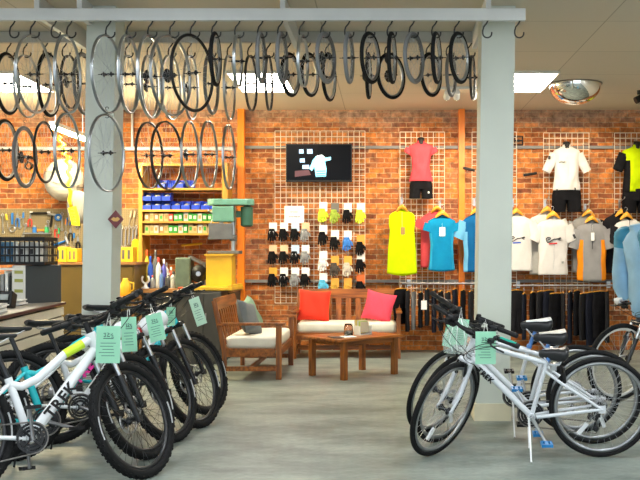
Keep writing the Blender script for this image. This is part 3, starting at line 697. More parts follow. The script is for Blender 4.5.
pf = dict(base_mtb); pf.update(label='dark mountain bicycle under the blue jacketed mannequin at the right edge', contact=(2.10, 8.62), yaw=197, steer=10, lean=3, knob=False, paint=mat('graphite_paint', (.03,.03,.035), .3), R=.36, tw=.045, seat=.5, rise=-.02, a2c=.41, ht=.09, group='bicycles by the clothes wall', rim=mat('white_rim', (.62,.62,.6), .4), grip_accent=None)
make_bike(pf['label'], pf); print('F', [tuple(round(q) for q in pp(pf[k])) for k in ('_bb', '_saddle', '_HT', '_HB', '_bar')])
# price cards hung from the bars
def price_tag(px0, px1, py0, py1, Y, label, big, tilt=0, turn=0, group='mint green price cards', mt=None):
    s = F/Y; w, h = (px1-px0)/s, (py1-py0)/s; c = P((px0+px1)/2, py0, Y)
    t = thing('price_tag', label, 'price card', tuple(c), 0, group); t.rotation_euler = (rad(4), tilt, turn)
    MB().box((0, 0, -h/2), (w, .0025, h)).build('card', mt or GREENTAG, t)
    mb = MB(); 
    for x0, zz, kk in ((-.2, 0, 0), (-.06, .01, 1), (.09, -.01, 2)): mb.tube([((x0+dx)*w, -.0016, -h*.24+(zz+dz)*h) for dx, dz in (((0,.04),(.09,.05),(.06,.0),(.1,-.03),(.01,-.05)),((.02,.05),(.1,.02),(.03,-.01),(.02,-.05),(.12,-.05)),((.08,.05),(.0,.01),(.1,.0),(.04,-.05),(.13,-.045)))[kk]], h*.013, 4)
    mb.box((0, -.0016, -h*.335), (w*.42, .0008, h*.02))
    for k in range(5): mb.box((-w*.06*(k % 2), -.0016, -h*(.46+.085*k)), (w*(.62-.08*(k % 3)), .0008, h*.014))
    mb.build('printing', mat('card_ink', (.03,.12,.09), .6), t)
    MB().tube([(-w*.1, 0, -.012), (-w*.06, .01, .03), (0, .02, .075), (w*.06, .01, .03), (w*.1, 0, -.012)], .0018, 5).build('string', PAPER, t)
price_tag(97, 120.5, 326, 363.5, LB[0]['_bar'].y-.13, 'mint green price card hanging from the nearest white bicycle of the left row', '359', .03, .25)
price_tag(121, 136, 317, 352, LB[1]['_bar'].y-.14, 'mint green price card on the teal second bicycle of the left row', '429', -.03, .2)
price_tag(145, 161, 314, 342, LB[2]['_bar'].y-.12, 'mint green price card on the middle bicycle of the left row', '399', -.22, .5)
price_tag(166, 176, 307, 326, LB[3]['_bar'].y+.05, 'pale green card behind the white and red bicycle head in the left row', '45', .0, .7)
price_tag(188, 199, 298, 327, LB[4]['_bar'].y-.1, 'narrow pale green card turned away on the farthest bicycle of the left row', '520', -.34, .5, mt=mat('pale_card', (.5,.72,.55), .6))
price_tag(475.5, 496, 331.5, 364.5, RB[0]['_bar'].y-.12, 'mint green price card hanging flat from the nearest white hybrid bicycle on the right', '489', 0, 0)
price_tag(452, 470, 319, 345, RB[1]['_bar'].y-.1, 'mint green price card with the crumpled plastic bag on the right row handlebars', '499', .1, .3)
price_tag(446, 458, 326, 348, RB[2]['_bar'].y-.08, 'mint green card half hidden at the far handlebar of the right row', '499', .25, -.4)
# ------------------------------------------------------------------ seating corner
W1 = wood('honey_wood', (.15, .042, .007), (.42, .13, .018), 5, 0, .35)
W2 = wood('honey_wood_upright', (.15, .042, .007), (.4, .125, .017), 5, 2, .35)
def loveseat(label, c, rz, width=1.34):
    t = thing('loveseat', label, 'bench', c, rz, 'wooden loveseats'); w = width/2; D = .66     # front faces -y
    for sx in (-1, 1):
        MB().box((sx*(w-.025), -D/2+.03, .29), (.05, .06, .58)).build('leg', W2, t, bevel=.004)
        mb = MB(); M = Matrix.Rotation(rad(-12), 3, 'X')
        mb.tube([(sx*(w-.025), D/2-.05, 0), (sx*(w-.025), D/2-.05, .3), (sx*(w-.025), D/2+.06, .84)], .034, 4); mb.build('leg', W2, t, bevel=.003)
        mb = MB(); mb.box((sx*(w-.02), -.01, .59), (.075, D+.06, .028)); mb.build('armrest', W1, t, bevel=.006)
        MB().box((sx*(w-.025), 0, .115), (.03, D-.12, .05)).build('stretcher', W1, t, bevel=.003)
    MB().box((0, -D/2+.035, .285), (2*w-.1, .03, .09)).box((0, D/2-.06, .285), (2*w-.1, .03, .09)).box((-w+.035, 0, .285), (.03, D-.14, .09)).box((w-.035, 0, .285), (.03, D-.14, .09)).box((0, 0, .315), (2*w-.08, D-.1, .015)).build('seat_frame', W1, t, bevel=.003)
    MB().box((0, 0, .115), (2*w-.06, .03, .05)).build('stretcher', W1, t, bevel=.003)
    R = Matrix.Rotation(rad(-11.5), 3, 'X')
    MB().box((0, D/2+.045, .80), (2*w-.03, .028, .13), R).build('backrest_rail', W1, t, bevel=.006)
    MB().box((0, D/2-.05, .40), (2*w-.08, .026, .06), R).build('backrest_rail', W1, t, bevel=.004)
    n = 9 if width > 1.35 else 8
    for k in range(n):
        x = -(n-1)*.066+.132*k; MB().box((x, D/2-.003, .585), (.072, .014, .33), R).build('backrest_slat', W2, t)
    mb = MB(); sup = []
    for z, e in ((.325, .03), (.335, .005), (.37, 0), (.42, 0), (.445, .008), (.455, .04)):
        ring = []; hx, hy = w-.055-e, D/2-.045-e; rr = .05
        for cx, cy, a0 in ((hx-rr, hy-rr, 0), (-hx+rr, hy-rr, 90), (-hx+rr, -hy+rr, 180), (hx-rr, -hy+rr, 270)):
            for q in range(0, 91, 30): a = rad(a0+q); ring.append((cx+rr*math.cos(a), cy+rr*math.sin(a)-.012, z))
        sup.append(ring)
    mb.loft(sup); mb.build('seat_cushion', CREAM, t)
    return t
loveseat('wooden loveseat with cream cushion facing right, grey and green pillows on it', (-1.43, 10.76, 0), pi/2, 1.34)
loveseat('wooden slatted loveseat with cream cushion against the brick wall, red and pink pillows on it', (-.49, 12.42, 0), 0, 1.38)
def pillow(label, col, c, size, rot, noise=.05):
    mb = MB(); n = 14; top, bot = [], []
    for i in range(n+1):
        u = -1+2*i/n
        for j in range(n+1):
            v = -1+2*j/n
            h = ((1-u**4)*(1-v**4))**.5; pinch = 1-.07*(1-abs(u)**2)*(abs(v)**3)-.0
            x = u*(1-.09*(1-v*v)*abs(u)**2)*size/2; y = v*(1-.09*(1-u*u)*abs(v)**2)*size/2
            q = .012*math.sin(5*u+3*v+size*20)*h
            top.append((x, h*size*.17+q, y)); bot.append((x, -h*size*.17+q, y))
    fs = []; N = n+1
    for i in range(n):
        for j in range(n): a = i*N+j; fs.append((a, a+1, a+N+1, a+N))
    mb.add(top, fs, True); mb.add(bot, [f[::-1] for f in fs], True)
    o = mb.build('throw_pillow', mat(label.split()[0]+'_pillow_cloth', col, .9, noise=noise, nscale=30), loc=c); o.rotation_euler = rot
    tag(o, label, 'pillow', 'throw pillows'); return o
pillow('red square pillow at the left end of the loveseat by the wall', (.8, .035, .012), (-.93, 12.50, .655), .42, (rad(-16), rad(4), rad(4)))
pillow('pink square pillow at the right end of the loveseat by the wall', (.72, .06, .11), (-.08, 12.46, .645), .40, (rad(-18), rad(12), rad(-8)))
pillow('grey square pillow leaning nearer the camera on the loveseat facing right', (.13, .145, .15), (-1.5, 10.46, .63), .40, (rad(22), rad(-10), rad(-105)))
pillow('sage green pillow leaning behind the grey pillow on the loveseat', (.17, .27, .18), (-1.55, 10.98, .63), .40, (rad(22), rad(14), rad(-95)))
ct = thing('coffee_table', 'low wooden coffee table with four square legs between the loveseats', 'table', (-.348, 10.50, 0), rad(43.5))
MB().box((0, 0, .425), (.92, .68, .03)).build('tabletop', W1, ct, bevel=.005)
MB().box((0, -.26, .385), (.72, .022, .05)).box((0, .26, .385), (.72, .022, .05)).box((-.36, 0, .385), (.022, .5, .05)).box((.36, 0, .385), (.022, .5, .05)).build('apron', W1, ct)
for sx in (-1, 1):
    for sy in (-1, 1): MB().box((sx*.37, sy*.265, .205), (.06, .06, .41)).build('leg', W2, ct, bevel=.004)
GLASS = mat('clear_glass', (.95, .97, .97), .03, trans=1, spec=.5)
TZ = .441
jar = thing('glass_jar', 'clear glass jar on the coffee table', 'jar', (PX(348.5, 10.35), 10.35, TZ))
MB().lathe([(.001, 0), (.045, 0), (.05, .01), (.05, .1), (.042, .12), (.042, .135), (.038, .135), (.046, .1), (.046, .012), (.001, .008)], 24).build('glass', GLASS, jar)
MB().lathe([(.0, .009), (.044, .009), (.044, .05), (0, .055)], 16).build('contents', mat('dark_contents', (.12,.1,.08), .7, noise=.5, nscale=60), jar)
cols = [((.75,.6,.1),'yellow'),((.7,.68,.6),'cream'),((.45,.55,.12),'olive green'),((.6,.55,.4),'tan')]
bk = thing('card_rack', 'small clear rack of leaflets on the coffee table', 'rack', (PX(363, 10.55), 10.55, TZ), rad(40))
MB().box((0, 0, .006), (.16, .12, .012)).box((0, .055, .08), (.16, .008, .16)).box((-.08,0,.05),(.006,.11,.1)).box((.08,0,.05),(.006,.11,.1)).build('stand', mat('clear_plastic', (.8,.82,.8), .2, alpha=.6), bk)
for k, (c, nm) in enumerate(cols):
    o = MB().box((0, 0, .075), (.14-.01*k, .009, .15-.012*k)).build('leaflet', mat('leaflet_'+nm.replace(' ', '_'), c, .5)); 
    v = Matrix.Rotation(rad(40), 3, 'Z') @ Vector((0, .04-.024*k, 0)); o.location = bk.location+v+Vector((0,0,.0125)); o.rotation_euler = (rad(-3), 0, rad(40))
    tag(o, f'{nm} leaflet standing in the rack on the coffee table', 'leaflet', 'leaflets in the card rack')
mg = thing('magazine', 'open white and dark magazine lying on the coffee table', 'magazine', (PX(342, 10.22), 10.22, TZ), rad(20))
MB().box((-.07, 0, .004), (.13, .2, .007), Matrix.Rotation(rad(2), 3, 'Y')).build('cover', mat('magazine_dark', (.06,.07,.08), .3), mg); MB().box((.07, 0, .005), (.13, .2, .007), Matrix.Rotation(rad(-2), 3, 'Y')).build('page', PAPER, mg)

# ------------------------------------------------------------------ wall grids
GRIDM = mat('grid_wire', (.8, .7, .55), .4, .1)
GY = WY-.075
def grid_panel(px0, px1, py0, py1, label):
    x0, x1, z1, z0 = PX(px0, GY), PX(px1, GY), PZ(py0, GY), PZ(py1, GY)
    mb = MB(); r = .0047; n = max(2, round((x1-x0)/.0762)); m = round((z1-z0)/.0762)
    for i in range(n+1): x = x0+(x1-x0)*i/n; mb.tube([(x, 0, z0), (x, 0, z1)], r, 5)
    for j in range(m+1): z = z0+(z1-z0)*j/m; mb.tube([(x0, -.006, z), (x1, -.006, z)], r, 5)
    for x in (x0+.0762, x1-.0762):
        for z in (z0+.15, z1-.15): mb.tube([(x, 0, z), (x, .07, z)], .008, 5)
    o = mb.build('wire_grid', GRIDM, loc=(0, GY, 0)); tag(o, label, 'wire grid', 'wire display grids on the brick wall'); return o
grid_panel(275, 319.5, 131, 303, 'cream wire grid behind the left half of the television')
grid_panel(320.5, 365, 131, 303, 'cream wire grid behind the right half of the television and the card gloves')
grid_panel(400, 444.5, 132, 305, 'cream wire grid behind the pink mannequin and yellow vest')
grid_panel(472, 516.5, 132, 305, 'cream wire grid mostly hidden behind the right column')
grid_panel(543.5, 589, 133, 310, 'cream wire grid behind the white jersey mannequin')
grid_panel(614.5, 659, 133, 310, 'cream wire grid at the right edge behind the lime mannequin')
# television
TY = 12.98
tv = thing('television', 'black wall television showing a rider in a pale blue shirt', 'television', (PX(319, TY), TY, PZ(163, TY)))
hw, hh = 33*TY/F, 19*TY/F
MB().box((0, .01, 0), (2*hw, .05, 2*hh)).box((0,.06,0),(.2,.06,.2)).build('case', BLACK, tv, bevel=.004)
MB().box((0, -.0165, .005), (2*hw-.03, .002, 2*hh-.04)).build('screen', mat('screen_dark', (.004,.005,.008), .35, spec=.08), tv)
def ell_poly(cx, cz, rx, rz, n=16): return [(cx+rx*math.cos(2*pi*k/n), cz+rz*math.sin(2*pi*k/n)) for k in range(n)]
pm = MB(); u = hw/33
pm.prism([(v[0]*u, v[1]*u) for v in [(-3,-14),(-4.5,-4),(-7,-8),(-9.5,-6),(-6,3),(-3,6.5),(3,7.5),(6,5),(12,6),(12,3),(6,1.5),(7.5,-6),(7,-13.5)]], .002)
pm.build('picture', mat('screen_cyan', (.25,.75,.95), emit=1.3), tv, loc=(0, -.019, 0))
pm = MB()
for cx, cz, w_, h_ in ((-17.5,11.5,4.5,4.2),(-9,11.5,5.5,4.6),(-16.5,2.5,5,4),(-13,-4,7,4)): MB().prism([(( cx+a*w_/2)*u, (cz+b*h_/2)*u) for a, b in ((-1,-1),(1,-1),(.9,1),(-1,.9))], .002).build('picture', mat('screen_blue', (.4,.65,.95), emit=.9), tv, loc=(0, -.019, 0))
MB().prism([(x*u, z*u) for x, z in ((-3,1),(-2,7),(3,8),(6,5.5),(4,1.5))], .002).build('picture', mat('screen_white', (.9,1,1), emit=1.6), tv, loc=(0, -.0205, 0))
pm = MB()
for z in (-8, -10.5, -12.6): MB().prism([(x*u, (z+dz)*u) for x, dz in ((-2.5,0),(6.5,.3),(6.5,-.5),(-2.5,-.9))], .002).build('picture', mat('screen_blue_dark', (.02,.2,.4), emit=.5), tv, loc=(0, -.0205, 0))
MB().prism([(x*u, z*u) for x, z in ((-24,-8),(-10,-7),(-8,-12),(-24,-14))], .002).build('picture', mat('screen_maroon', (.09,.03,.04), emit=.5), tv, loc=(0, -.019, 0))
SG = 13.05
sg = thing('paper_sign', 'white paper sign with two lines of small grey print above the left gloves', 'sign', tuple(P(294.3, 214.5, SG)))
MB().box((0, 0, 0), (.27, .004, .235)).build('sheet', PAPER, sg)
mb = MB(); rr = random.Random(3)
for z, x0, x1 in ((.035, -.05, .06), (-.03, -.07, .08)):
    x = x0
    while x < x1:
        w_ = rr.uniform(.006, .012); mb.box((x, -.0025, z), (w_, .001, rr.uniform(.012, .022))); x += w_+.005
mb.build('printing', mat('grey_ink', (.18,.18,.18), .7), sg)

# ------------------------------------------------------------------ gloves on cards
def glove_mb():
    mb = MB(); mb.loft([[Vector((w*math.cos(a), .018*math.sin(a)*t, z)) for a in [2*pi*j/12 for j in range(12)]] for z, w, t in ((0,.028,1),(-.02,.034,1.2),(-.05,.043,1.4),(-.075,.045,1.3),(-.088,.042,1))])
    for k, (x, l) in enumerate(((-.033,.045),(-.011,.058),(.012,.055),(.033,.042))): mb.tube([(x, 0, -.08), (x*1.1, -.004, -.08-l*.6), (x*1.12, -.012, -.08-l)], [.0115,.011,.009], 8)
    mb.tube([(.036, 0, -.04), (.058, -.004, -.062), (.062, -.01, -.085)], [.014,.012,.009], 8)
    return mb
glove_me = {}
def glove_set(px, py, hgt, Y, cardc, glovec, label, group, cuff=None):
    s = F/Y; H = hgt/s
    t = thing('cycling_glove', label, 'glove', tuple(P(px, py, Y)), 0, group)
    key = 'card_%d_%d_%d' % tuple(int(c*100) for c in cardc)
    h1 = H*.42
    MB().box((0, .006, -h1/2), (.11, .003, h1)).build('card', mat(key, cardc, .6), t)
    gk = 'glove_%d_%d_%d' % tuple(int(c*100) for c in glovec)
    if gk not in glove_me: glove_me[gk] = glove_mb().mesh('glove', mat(gk, glovec if glovec != KC else (.008,.008,.009), .9, noise=.35, nscale=40, spec=.1))
    g = link('glove', glove_me[gk], t, loc=(-.016, -.008, -h1*.72)); g.scale = (1.25, 1.2, .9*(H-h1*.72)/.138)
    if cuff:
        MB().box((-.016, -.03, -h1*.72-.055), (.06, .006, .04)).build('glove_back', mat('glove_patch_%d_%d_%d' % tuple(int(c*100) for c in cuff), cuff, .7), t)
    MB().tube([(0, .0, .0), (0, .0, .012), (0, -.06, .018), (0, -.065, .028)], .003, 5).build('display_peg', STEEL, t)
WC, OC, BC, KC, LC = (.82,.82,.8), (.75,.3,.04), (.5,.62,.78), (.018,.018,.02), (.6,.8,.05)
GYL = 13.0
cl = [['w','w','b','o'],['o','o','b','w'],['y','w','w','w']]
nmc = {'w':(WC,'white'),'o':((.85,.5,.3),'orange and white'),'b':(BC,'pale blue'),'y':((.7,.36,.04),'amber')}
for r, py in enumerate((222.5, 245, 267.5)):
    for c, px in enumerate((273, 284, 295.3, 305.5)):
        cc, nm = nmc[cl[r][c]]
        gc = KC if (r, c) not in ((0,3),(1,3),(2,2)) else (.25,.26,.27)
        glove_set(px, py, 20.5, GYL, cc, gc, f'glove on {nm} card, {("top","middle","bottom")[r]} row of the left panel, {ORD[c]} from left', 'gloves on the left panel', cuff=(.5,.5,.52) if (r+c) % 3 == 0 else None)
cr = [[('w',LC),('k',(.3,.4,.06)),('w',KC),('w',LC)],[('w',KC),('w',KC),('w',(.05,.2,.6)),('a',KC)],[('w',(.7,.7,.7)),('a',(.08,.07,.06)),('a',(.55,.5,.42)),('w',KC)],[('w',(.1,.45,.7)),('a',(.5,.3,.05)),('a',(.6,.35,.06)),('r',KC)]]
nm2 = {'w':(WC,'white'),'k':((.15,.14,.13),'dark'),'a':((.72,.36,.05),'amber'),'r':((.75,.15,.03),'red')}
pys = ((202, 203, 203, 203), (225, 230, 230.5, 238), (251, 259, 259, 252.5), (273, 281, 281, 274.5))
for r in range(4):
    for c, px in enumerate((323.3, 335, 347.8, 360.8)):
        k, gc = cr[r][c]; cc, nm = nm2[k]
        dark = gc == KC
        glove_set(px, pys[r][c]-(3 if k == 'a' else 0), 22, GYL, cc, gc, f'{"black" if dark else "coloured"} glove on {nm} card, {ORD[r]} row of the right panel, {ORD[c]} from left', 'gloves on the right panel', cuff=LC if (r, c) in ((0,0),(0,3)) else ((.1,.3,.8) if (r,c)==(1,2) else None))

# ------------------------------------------------------------------ clothes
def ring(cx, cy, z, w, d, n=28, wr=0, ph=0, e=.75):
    out = []
    for j in range(n):
        a = 2*pi*j/n; c, s_ = math.cos(a), math.sin(a)
        q = 1+wr*math.sin(3*a+ph)+wr*.6*math.sin(5*a-ph*1.7)+wr*.55*math.sin(11*a+ph*2.3)
        out.append(Vector((cx+w*math.copysign(abs(c)**e, c)*(1+.2*wr*math.sin(ph)), cy+d*math.copysign(abs(s_)**.9, s_)*q, z)))
    return out
def cloth(name, col, noise=.06): return mat(name, col, .9, noise=noise, nscale=14, spec=.15)
def garment(t, h, prof, d, main, sleeve=None, smat=None, neck=.055, sidemat=None, zip_=None, collar=None, sidew=.72, hem_round=0):
    """t: thing whose origin is the top of the neckline; prof: (fraction of height, half width)"""
    mb = MB(); mb.k = 0; rings = []
    zs = [i/26 for i in range(27)]
    def wd(f):
        for (a, wa), (b, wb) in zip(prof, prof[1:]):
            if f <= b: q = (f-a)/(b-a); q = q*q*(3-2*q); return wa+(wb-wa)*q
        return prof[-1][1]
    for f in zs:
        dd = d*(.35+.65*min(1, f/.16)) ; rings.append(ring(0, 0, -h*f, wd(f)*(1+.012*math.sin(f*17+h*31)), dd, n=44, wr=.13*min(1, f*2.0), ph=3.2*f+h*90+.7*math.sin(f*9)))
    if hem_round:
        for k in (-1, -2, -3):
            for v in rings[k]: v.z -= hem_round*(1-(v.x/(prof[-1][1]+.001))**2)*(4+k)/3
    n = len(rings[0]); vs = [p for r in rings for p in r]
    fm, fsd = [], []
    for i in range(len(rings)-1):
        for j in range(n):
            k = (j+1) % n; f = (i*n+j, i*n+k, (i+1)*n+k, (i+1)*n+j)
            xm = abs((rings[i][j].x+rings[i+1][k].x)/2)/wd(zs[i])
            (fsd if (sidemat and xm > sidew and zs[i] > .3) else fm).append(f)
    o = len(mb.v); mb.add(vs, fm, True)
    for f in fsd: mb.f.append([o+i for i in f]); mb.mi.append(1); mb.sm.append(True)
    body = mb.build('shirt_body', [main]+([sidemat] if sidemat else []), t)
    sol = body.modifiers.new('Solidify', 'SOLIDIFY'); sol.thickness = .004; sol.offset = 1
    if sleeve:
        l, w0, w1, ang, zt = sleeve
        for s in (-1, 1):
            mb = MB(); x0 = prof[1][1]*.86; dirv = Vector((s*math.sin(ang), -.05, -math.cos(ang))); rr = []
            for k in range(8):
                q = k/7; c = Vector((s*x0, 0, -zt)) + dirv*l*q; w_ = w0+(w1-w0)*q; side = Vector((s*math.cos(ang), 0, math.sin(ang)))
                rr.append([c+side*w_*math.cos(a)+Vector((0, 1, 0))*min(d*.7, w_*.7)*math.sin(a)*(1+.1*math.sin(3*a+k)) for a in [2*pi*j/16 for j in range(16)]])
            mb.loft(rr); mb.build('sleeve', smat or main, t)
    cm = collar or main
    mb = MB(); rr = [ring(0, 0, z, w_, dd, 20, e=1) for z, w_, dd in ((-.03, neck*1.25, d*.55), (.0, neck*1.05, d*.5), (.03, neck, d*.48), (.026, neck*.9, d*.42), (-.02, neck*.9, d*.4))]
    mb.loft(rr, caps=False); mb.build('collar', cm, t)
    if zip_:
        m, L = zip_; pts = [(0, -d*(.35+.65*min(1, f/.16))*1.06-.004, -h*f) for f in [.02+L*i/10 for i in range(11)]]
        MB().tube(pts, .004, 5).build('zipper', m, t)
    return body
def shorts(t, h, w, d, m, z0=0, y0=0):
    mb = MB(); mb.loft([ring(0, y0, z0-h*f, w*q, d, 24, .04, f*5) for f, q in ((0,.88),(.06,.92),(.3,1.0),(.5,1.02))], caps=True)
    for s in (-1, 1): mb.loft([ring(s*w*(.48+.08*q), y0, z0-h*f, w*(.5-.01*q), d*(.98-.06*q), 18, .05, f*4+s) for f, q in ((.42,0),(.6,.3),(.8,.7),(1,1))], caps=True)
    return mb.build('shorts', m, t)
HANGM = mat('hanger_wood', (.8, .36, .03), .4)
def hanger(px, py, Y, label, half=.1, rz=0, drop=.06):
    t = thing('clothes_hanger', label, 'hanger', tuple(P(px, py, Y)), rz, 'orange clothes hangers')
    mb = MB(); mb.tube([(-half, -.03, -drop), (-half*.5, -.045, -drop*.3), (0, -.05, .012), (half*.5, -.045, -drop*.3), (half, -.03, -drop)], [.014,.03,.045,.03,.014], 8, flat=.6); mb.build('shoulder_bar', HANGM, t)
    pts = [(0, 0, .02), (0, 0, .05), (.012, 0, .068), (.018, 0, .085), (.01, 0, .102), (-.008, 0, .106), (-.02, 0, .092)]
    MB().tube(pts, .0028, 6).build('hook', STEEL, t); return t
def swing_tag(t, x, y, z, m, w=.055, h=.1):
    MB().box((x, y, z), (w, .004, h)).tube([(x, y, z+h/2), (x*.5, y+.01, z+h/2+.05)], .0015, 4).build('swing_tag', m, t)
def waterfall(px, py, Y, label):
    p = P(px, py, Y); t = thing('display_arm', label, 'display arm', (p.x, GY-.01, p.z+.02), 0, 'display arms on the grids')
    L = GY-.01-Y
    MB().box((0, 0, .02), (.03, .012, .11)).build('bracket', STEEL, t)
    MB().tube([(0, 0, .05), (0, -L*.5, .06), (0, -L-.03, .085)], .007, 6, flat=.7).tube([(0, -L-.03, .085), (0, -L-.035, .105)], .008, 6).build('arm', STEEL, t)
HY0 = 12.86
sH = F/HY0
def hung(px, py, label, cat, group, rz=0, Y=HY0): return thing(cat.replace(' ', '_'), label, cat, tuple(P(px, py, Y)), rz, group)
SHG = 'shirts hanging on the clothes wall'
YEL = cloth('neon_yellow_cloth', (.5, .7, .0), .05)
t = hung(402, 211, 'neon yellow sleeveless cycling vest hanging on the wall', 'cycling vest', SHG)
garment(t, 62/sH, [(0,.075),(.06,.165),(.2,.175),(.32,.16),(.7,.185),(1,.205)], .05, YEL, zip_=(mat('zip_grey', (.5,.6,.1), .5), .5), hem_round=.035)
swing_tag(t, .01, -.062, -.27, mat('brown_tag', (.35,.2,.06), .6)); hanger(402, 207.5, HY0, 'orange hanger holding the neon yellow vest', .075); waterfall(402, 203, HY0, 'chrome display arm above the neon yellow vest')
t = hung(435, 212, 'coral red shirt hanging mostly hidden behind the blue short sleeved shirt', 'shirt', SHG, Y=12.99)
garment(t, 56/sH, [(0,.08),(.12,.19),(.3,.19),(1,.19)], .03, cloth('coral_cloth', (.6,.07,.08)), sleeve=(.12,.085,.08,rad(30),.12)); hanger(437, 208.5, 12.99, 'orange hanger holding the hidden coral red shirt', .08)
t = hung(441.7, 217, 'bright blue short sleeved shirt with white tag, left of the right column', 'shirt', SHG)
BLU = cloth('blue_cloth', (.004, .2, .4))
garment(t, 53/sH, [(0,.08),(.08,.185),(.3,.165),(.55,.15),(.8,.165),(1,.178)], .05, BLU, sleeve=(.11,.075,.068,rad(18),.09), sidemat=cloth('light_blue_cloth', (.02,.27,.48)), sidew=.8, hem_round=.02)
swing_tag(t, .005, -.062, -.2, PAPER, .075, .12); hanger(442, 213, HY0, 'orange hanger holding the bright blue shirt', .09); waterfall(441, 207, HY0, 'chrome display arm above the bright blue shirt')
t = hung(478, 214, 'blue cycling jersey with pale sleeves, half hidden by the right column', 'cycling jersey', SHG)
garment(t, 58/sH, [(0,.08),(.12,.2),(.3,.2),(.6,.19),(1,.2)], .05, cloth('deep_blue_cloth', (.004,.09,.25)), sleeve=(.24,.09,.08,rad(24),.11), smat=cloth('sky_blue_cloth', (.12,.36,.58)), sidemat=cloth('sky_blue_cloth', (.12,.36,.58)))
swing_tag(t, .02, -.062, -.15, PAPER); hanger(477, 210, HY0, 'orange hanger holding the blue jersey by the right column', .09); waterfall(476, 204, HY0, 'chrome display arm above the jersey by the right column')
def logo(t, col, z, sub, y=-.062, sc_=1.0):
    mb = MB(); f = [(-.105,0),(-.1,.022),(-.08,.036),(-.055,.038),(-.04,.026),(-.055,.012),(-.08,.004),(-.1,-.012),(-.085,-.028),(-.055,-.024),(-.03,-.006),(0,.012),(.03,.014),(.06,.02),(.09,.034),(.1,.026),(.06,.006),(.09,.0)]
    mb.tube([(x*sc_, y, z+q*sc_) for x, q in f], .0065, 5); mb.build('print', INK, t)
    mb = MB(); mb.box((-.01, y, z-.046*sc_), (.11*sc_, .004, .02), Matrix.Rotation(rad(-3), 3, 'Y')); mb.build('print', sub, t)
JW = cloth('white_jersey_cloth', (.64, .62, .6), .03)
t = hung(517, 215, 'white jersey with black and blue print just right of the right column', 'cycling jersey', SHG)
garment(t, 56/sH, [(0,.075),(.11,.2),(.25,.195),(.6,.19),(1,.2)], .05, JW, sleeve=(.2,.095,.09,rad(26),.11))
logo(t, INK, -.33, mat('blue_print', (.03,.1,.5), .6)); hanger(516, 211, HY0, 'orange hanger holding the white jersey with the blue print', .085); waterfall(515, 205, HY0, 'chrome display arm beside the right column')
t = hung(545.5, 213, 'off-white jersey hanging behind the white jersey with the red print', 'cycling jersey', SHG, Y=13.0)
garment(t, 62/sH, [(0,.07),(.11,.215),(.25,.2),(.6,.2),(1,.22)], .03, cloth('offwhite_cloth', (.62,.6,.54)), sleeve=(.22,.1,.09,rad(26),.11)); hanger(546.5, 209, 13.0, 'orange hanger holding the off-white jersey behind', .085)
t = hung(553, 218, 'white jersey with black and red print and a black sleeve badge', 'cycling jersey', SHG)
garment(t, 57/sH, [(0,.075),(.11,.2),(.25,.195),(.6,.185),(1,.2)], .05, JW, sleeve=(.22,.095,.085,rad(24),.11), zip_=(mat('zip_white', (.6,.6,.6), .5), .9))
logo(t, INK, -.3, mat('red_print', (.6,.02,.02), .6)); MB().box((.275, -.07, -.25), (.03, .006, .06), Matrix.Rotation(rad(-24), 3, 'Y')).build('print', INK, t); MB().box((.12, -.06, -.6), (.03, .004, .03)).build('print', mat('grey_print', (.3,.32,.3), .7), t)
hanger(552.5, 214, HY0, 'orange hanger holding the white jersey with the red print', .09); waterfall(548, 206, HY0, 'chrome display arm above the red print jersey')
GR = cloth('grey_cloth', (.27, .265, .27)); ORC = cloth('orange_cloth', (.75, .24, .01))
t = hung(587, 215, 'plain grey jersey hanging behind the grey and orange jersey', 'cycling jersey', SHG, Y=13.0)
garment(t, 58/sH, [(0,.07),(.11,.19),(.3,.19),(1,.2)], .03, cloth('warm_grey_cloth', (.3,.29,.27)), sleeve=(.2,.09,.08,rad(24),.11)); hanger(588, 212, 13.0, 'orange hanger holding the plain grey jersey behind', .085)
t = hung(591.5, 222, 'grey jersey with orange side panels and a hanging white tag', 'cycling jersey', SHG)
garment(t, 58/sH, [(0,.075),(.11,.2),(.3,.19),(.6,.19),(1,.2)], .05, GR, sleeve=(.26,.095,.075,rad(17),.11), sidemat=ORC, sidew=.66, zip_=(INK, .45), hem_round=.02)
MB().tube([(0, -.06, -.04), (0, -.075, -.14)], .002, 4).box((0, -.076, -.2), (.045, .004, .11)).build('swing_tag', PAPER, t)
hanger(591, 218, HY0, 'orange hanger holding the grey and orange jersey', .085); waterfall(589, 210, HY0, 'chrome display arm above the grey and orange jersey')
t = hung(619, 213.5, 'black jersey hanging behind the white and black jersey at right', 'cycling jersey', SHG, Y=13.0)
garment(t, 60/sH, [(0,.07),(.11,.2),(.3,.19),(1,.2)], .03, cloth('black_jersey_cloth', (.012,.012,.015)), sleeve=(.24,.09,.08,rad(20),.11)); hanger(621, 212, 13.0, 'orange hanger holding the black jersey behind', .085)
t = hung(629, 219, 'white jersey with black shoulders near the right edge', 'cycling jersey', SHG)
garment(t, 58/sH, [(0,.075),(.11,.19),(.3,.185),(.6,.18),(1,.19)], .05, JW, sleeve=(.24,.09,.08,rad(20),.11), smat=cloth('black_jersey_cloth', (.012,.012,.015)), collar=cloth('black_jersey_cloth', (.012,.012,.015)), zip_=(INK, .9)); hanger(626, 215, HY0, 'orange hanger holding the white and black jersey', .085); waterfall(624, 206, HY0, 'chrome display arm above the white and black jersey')
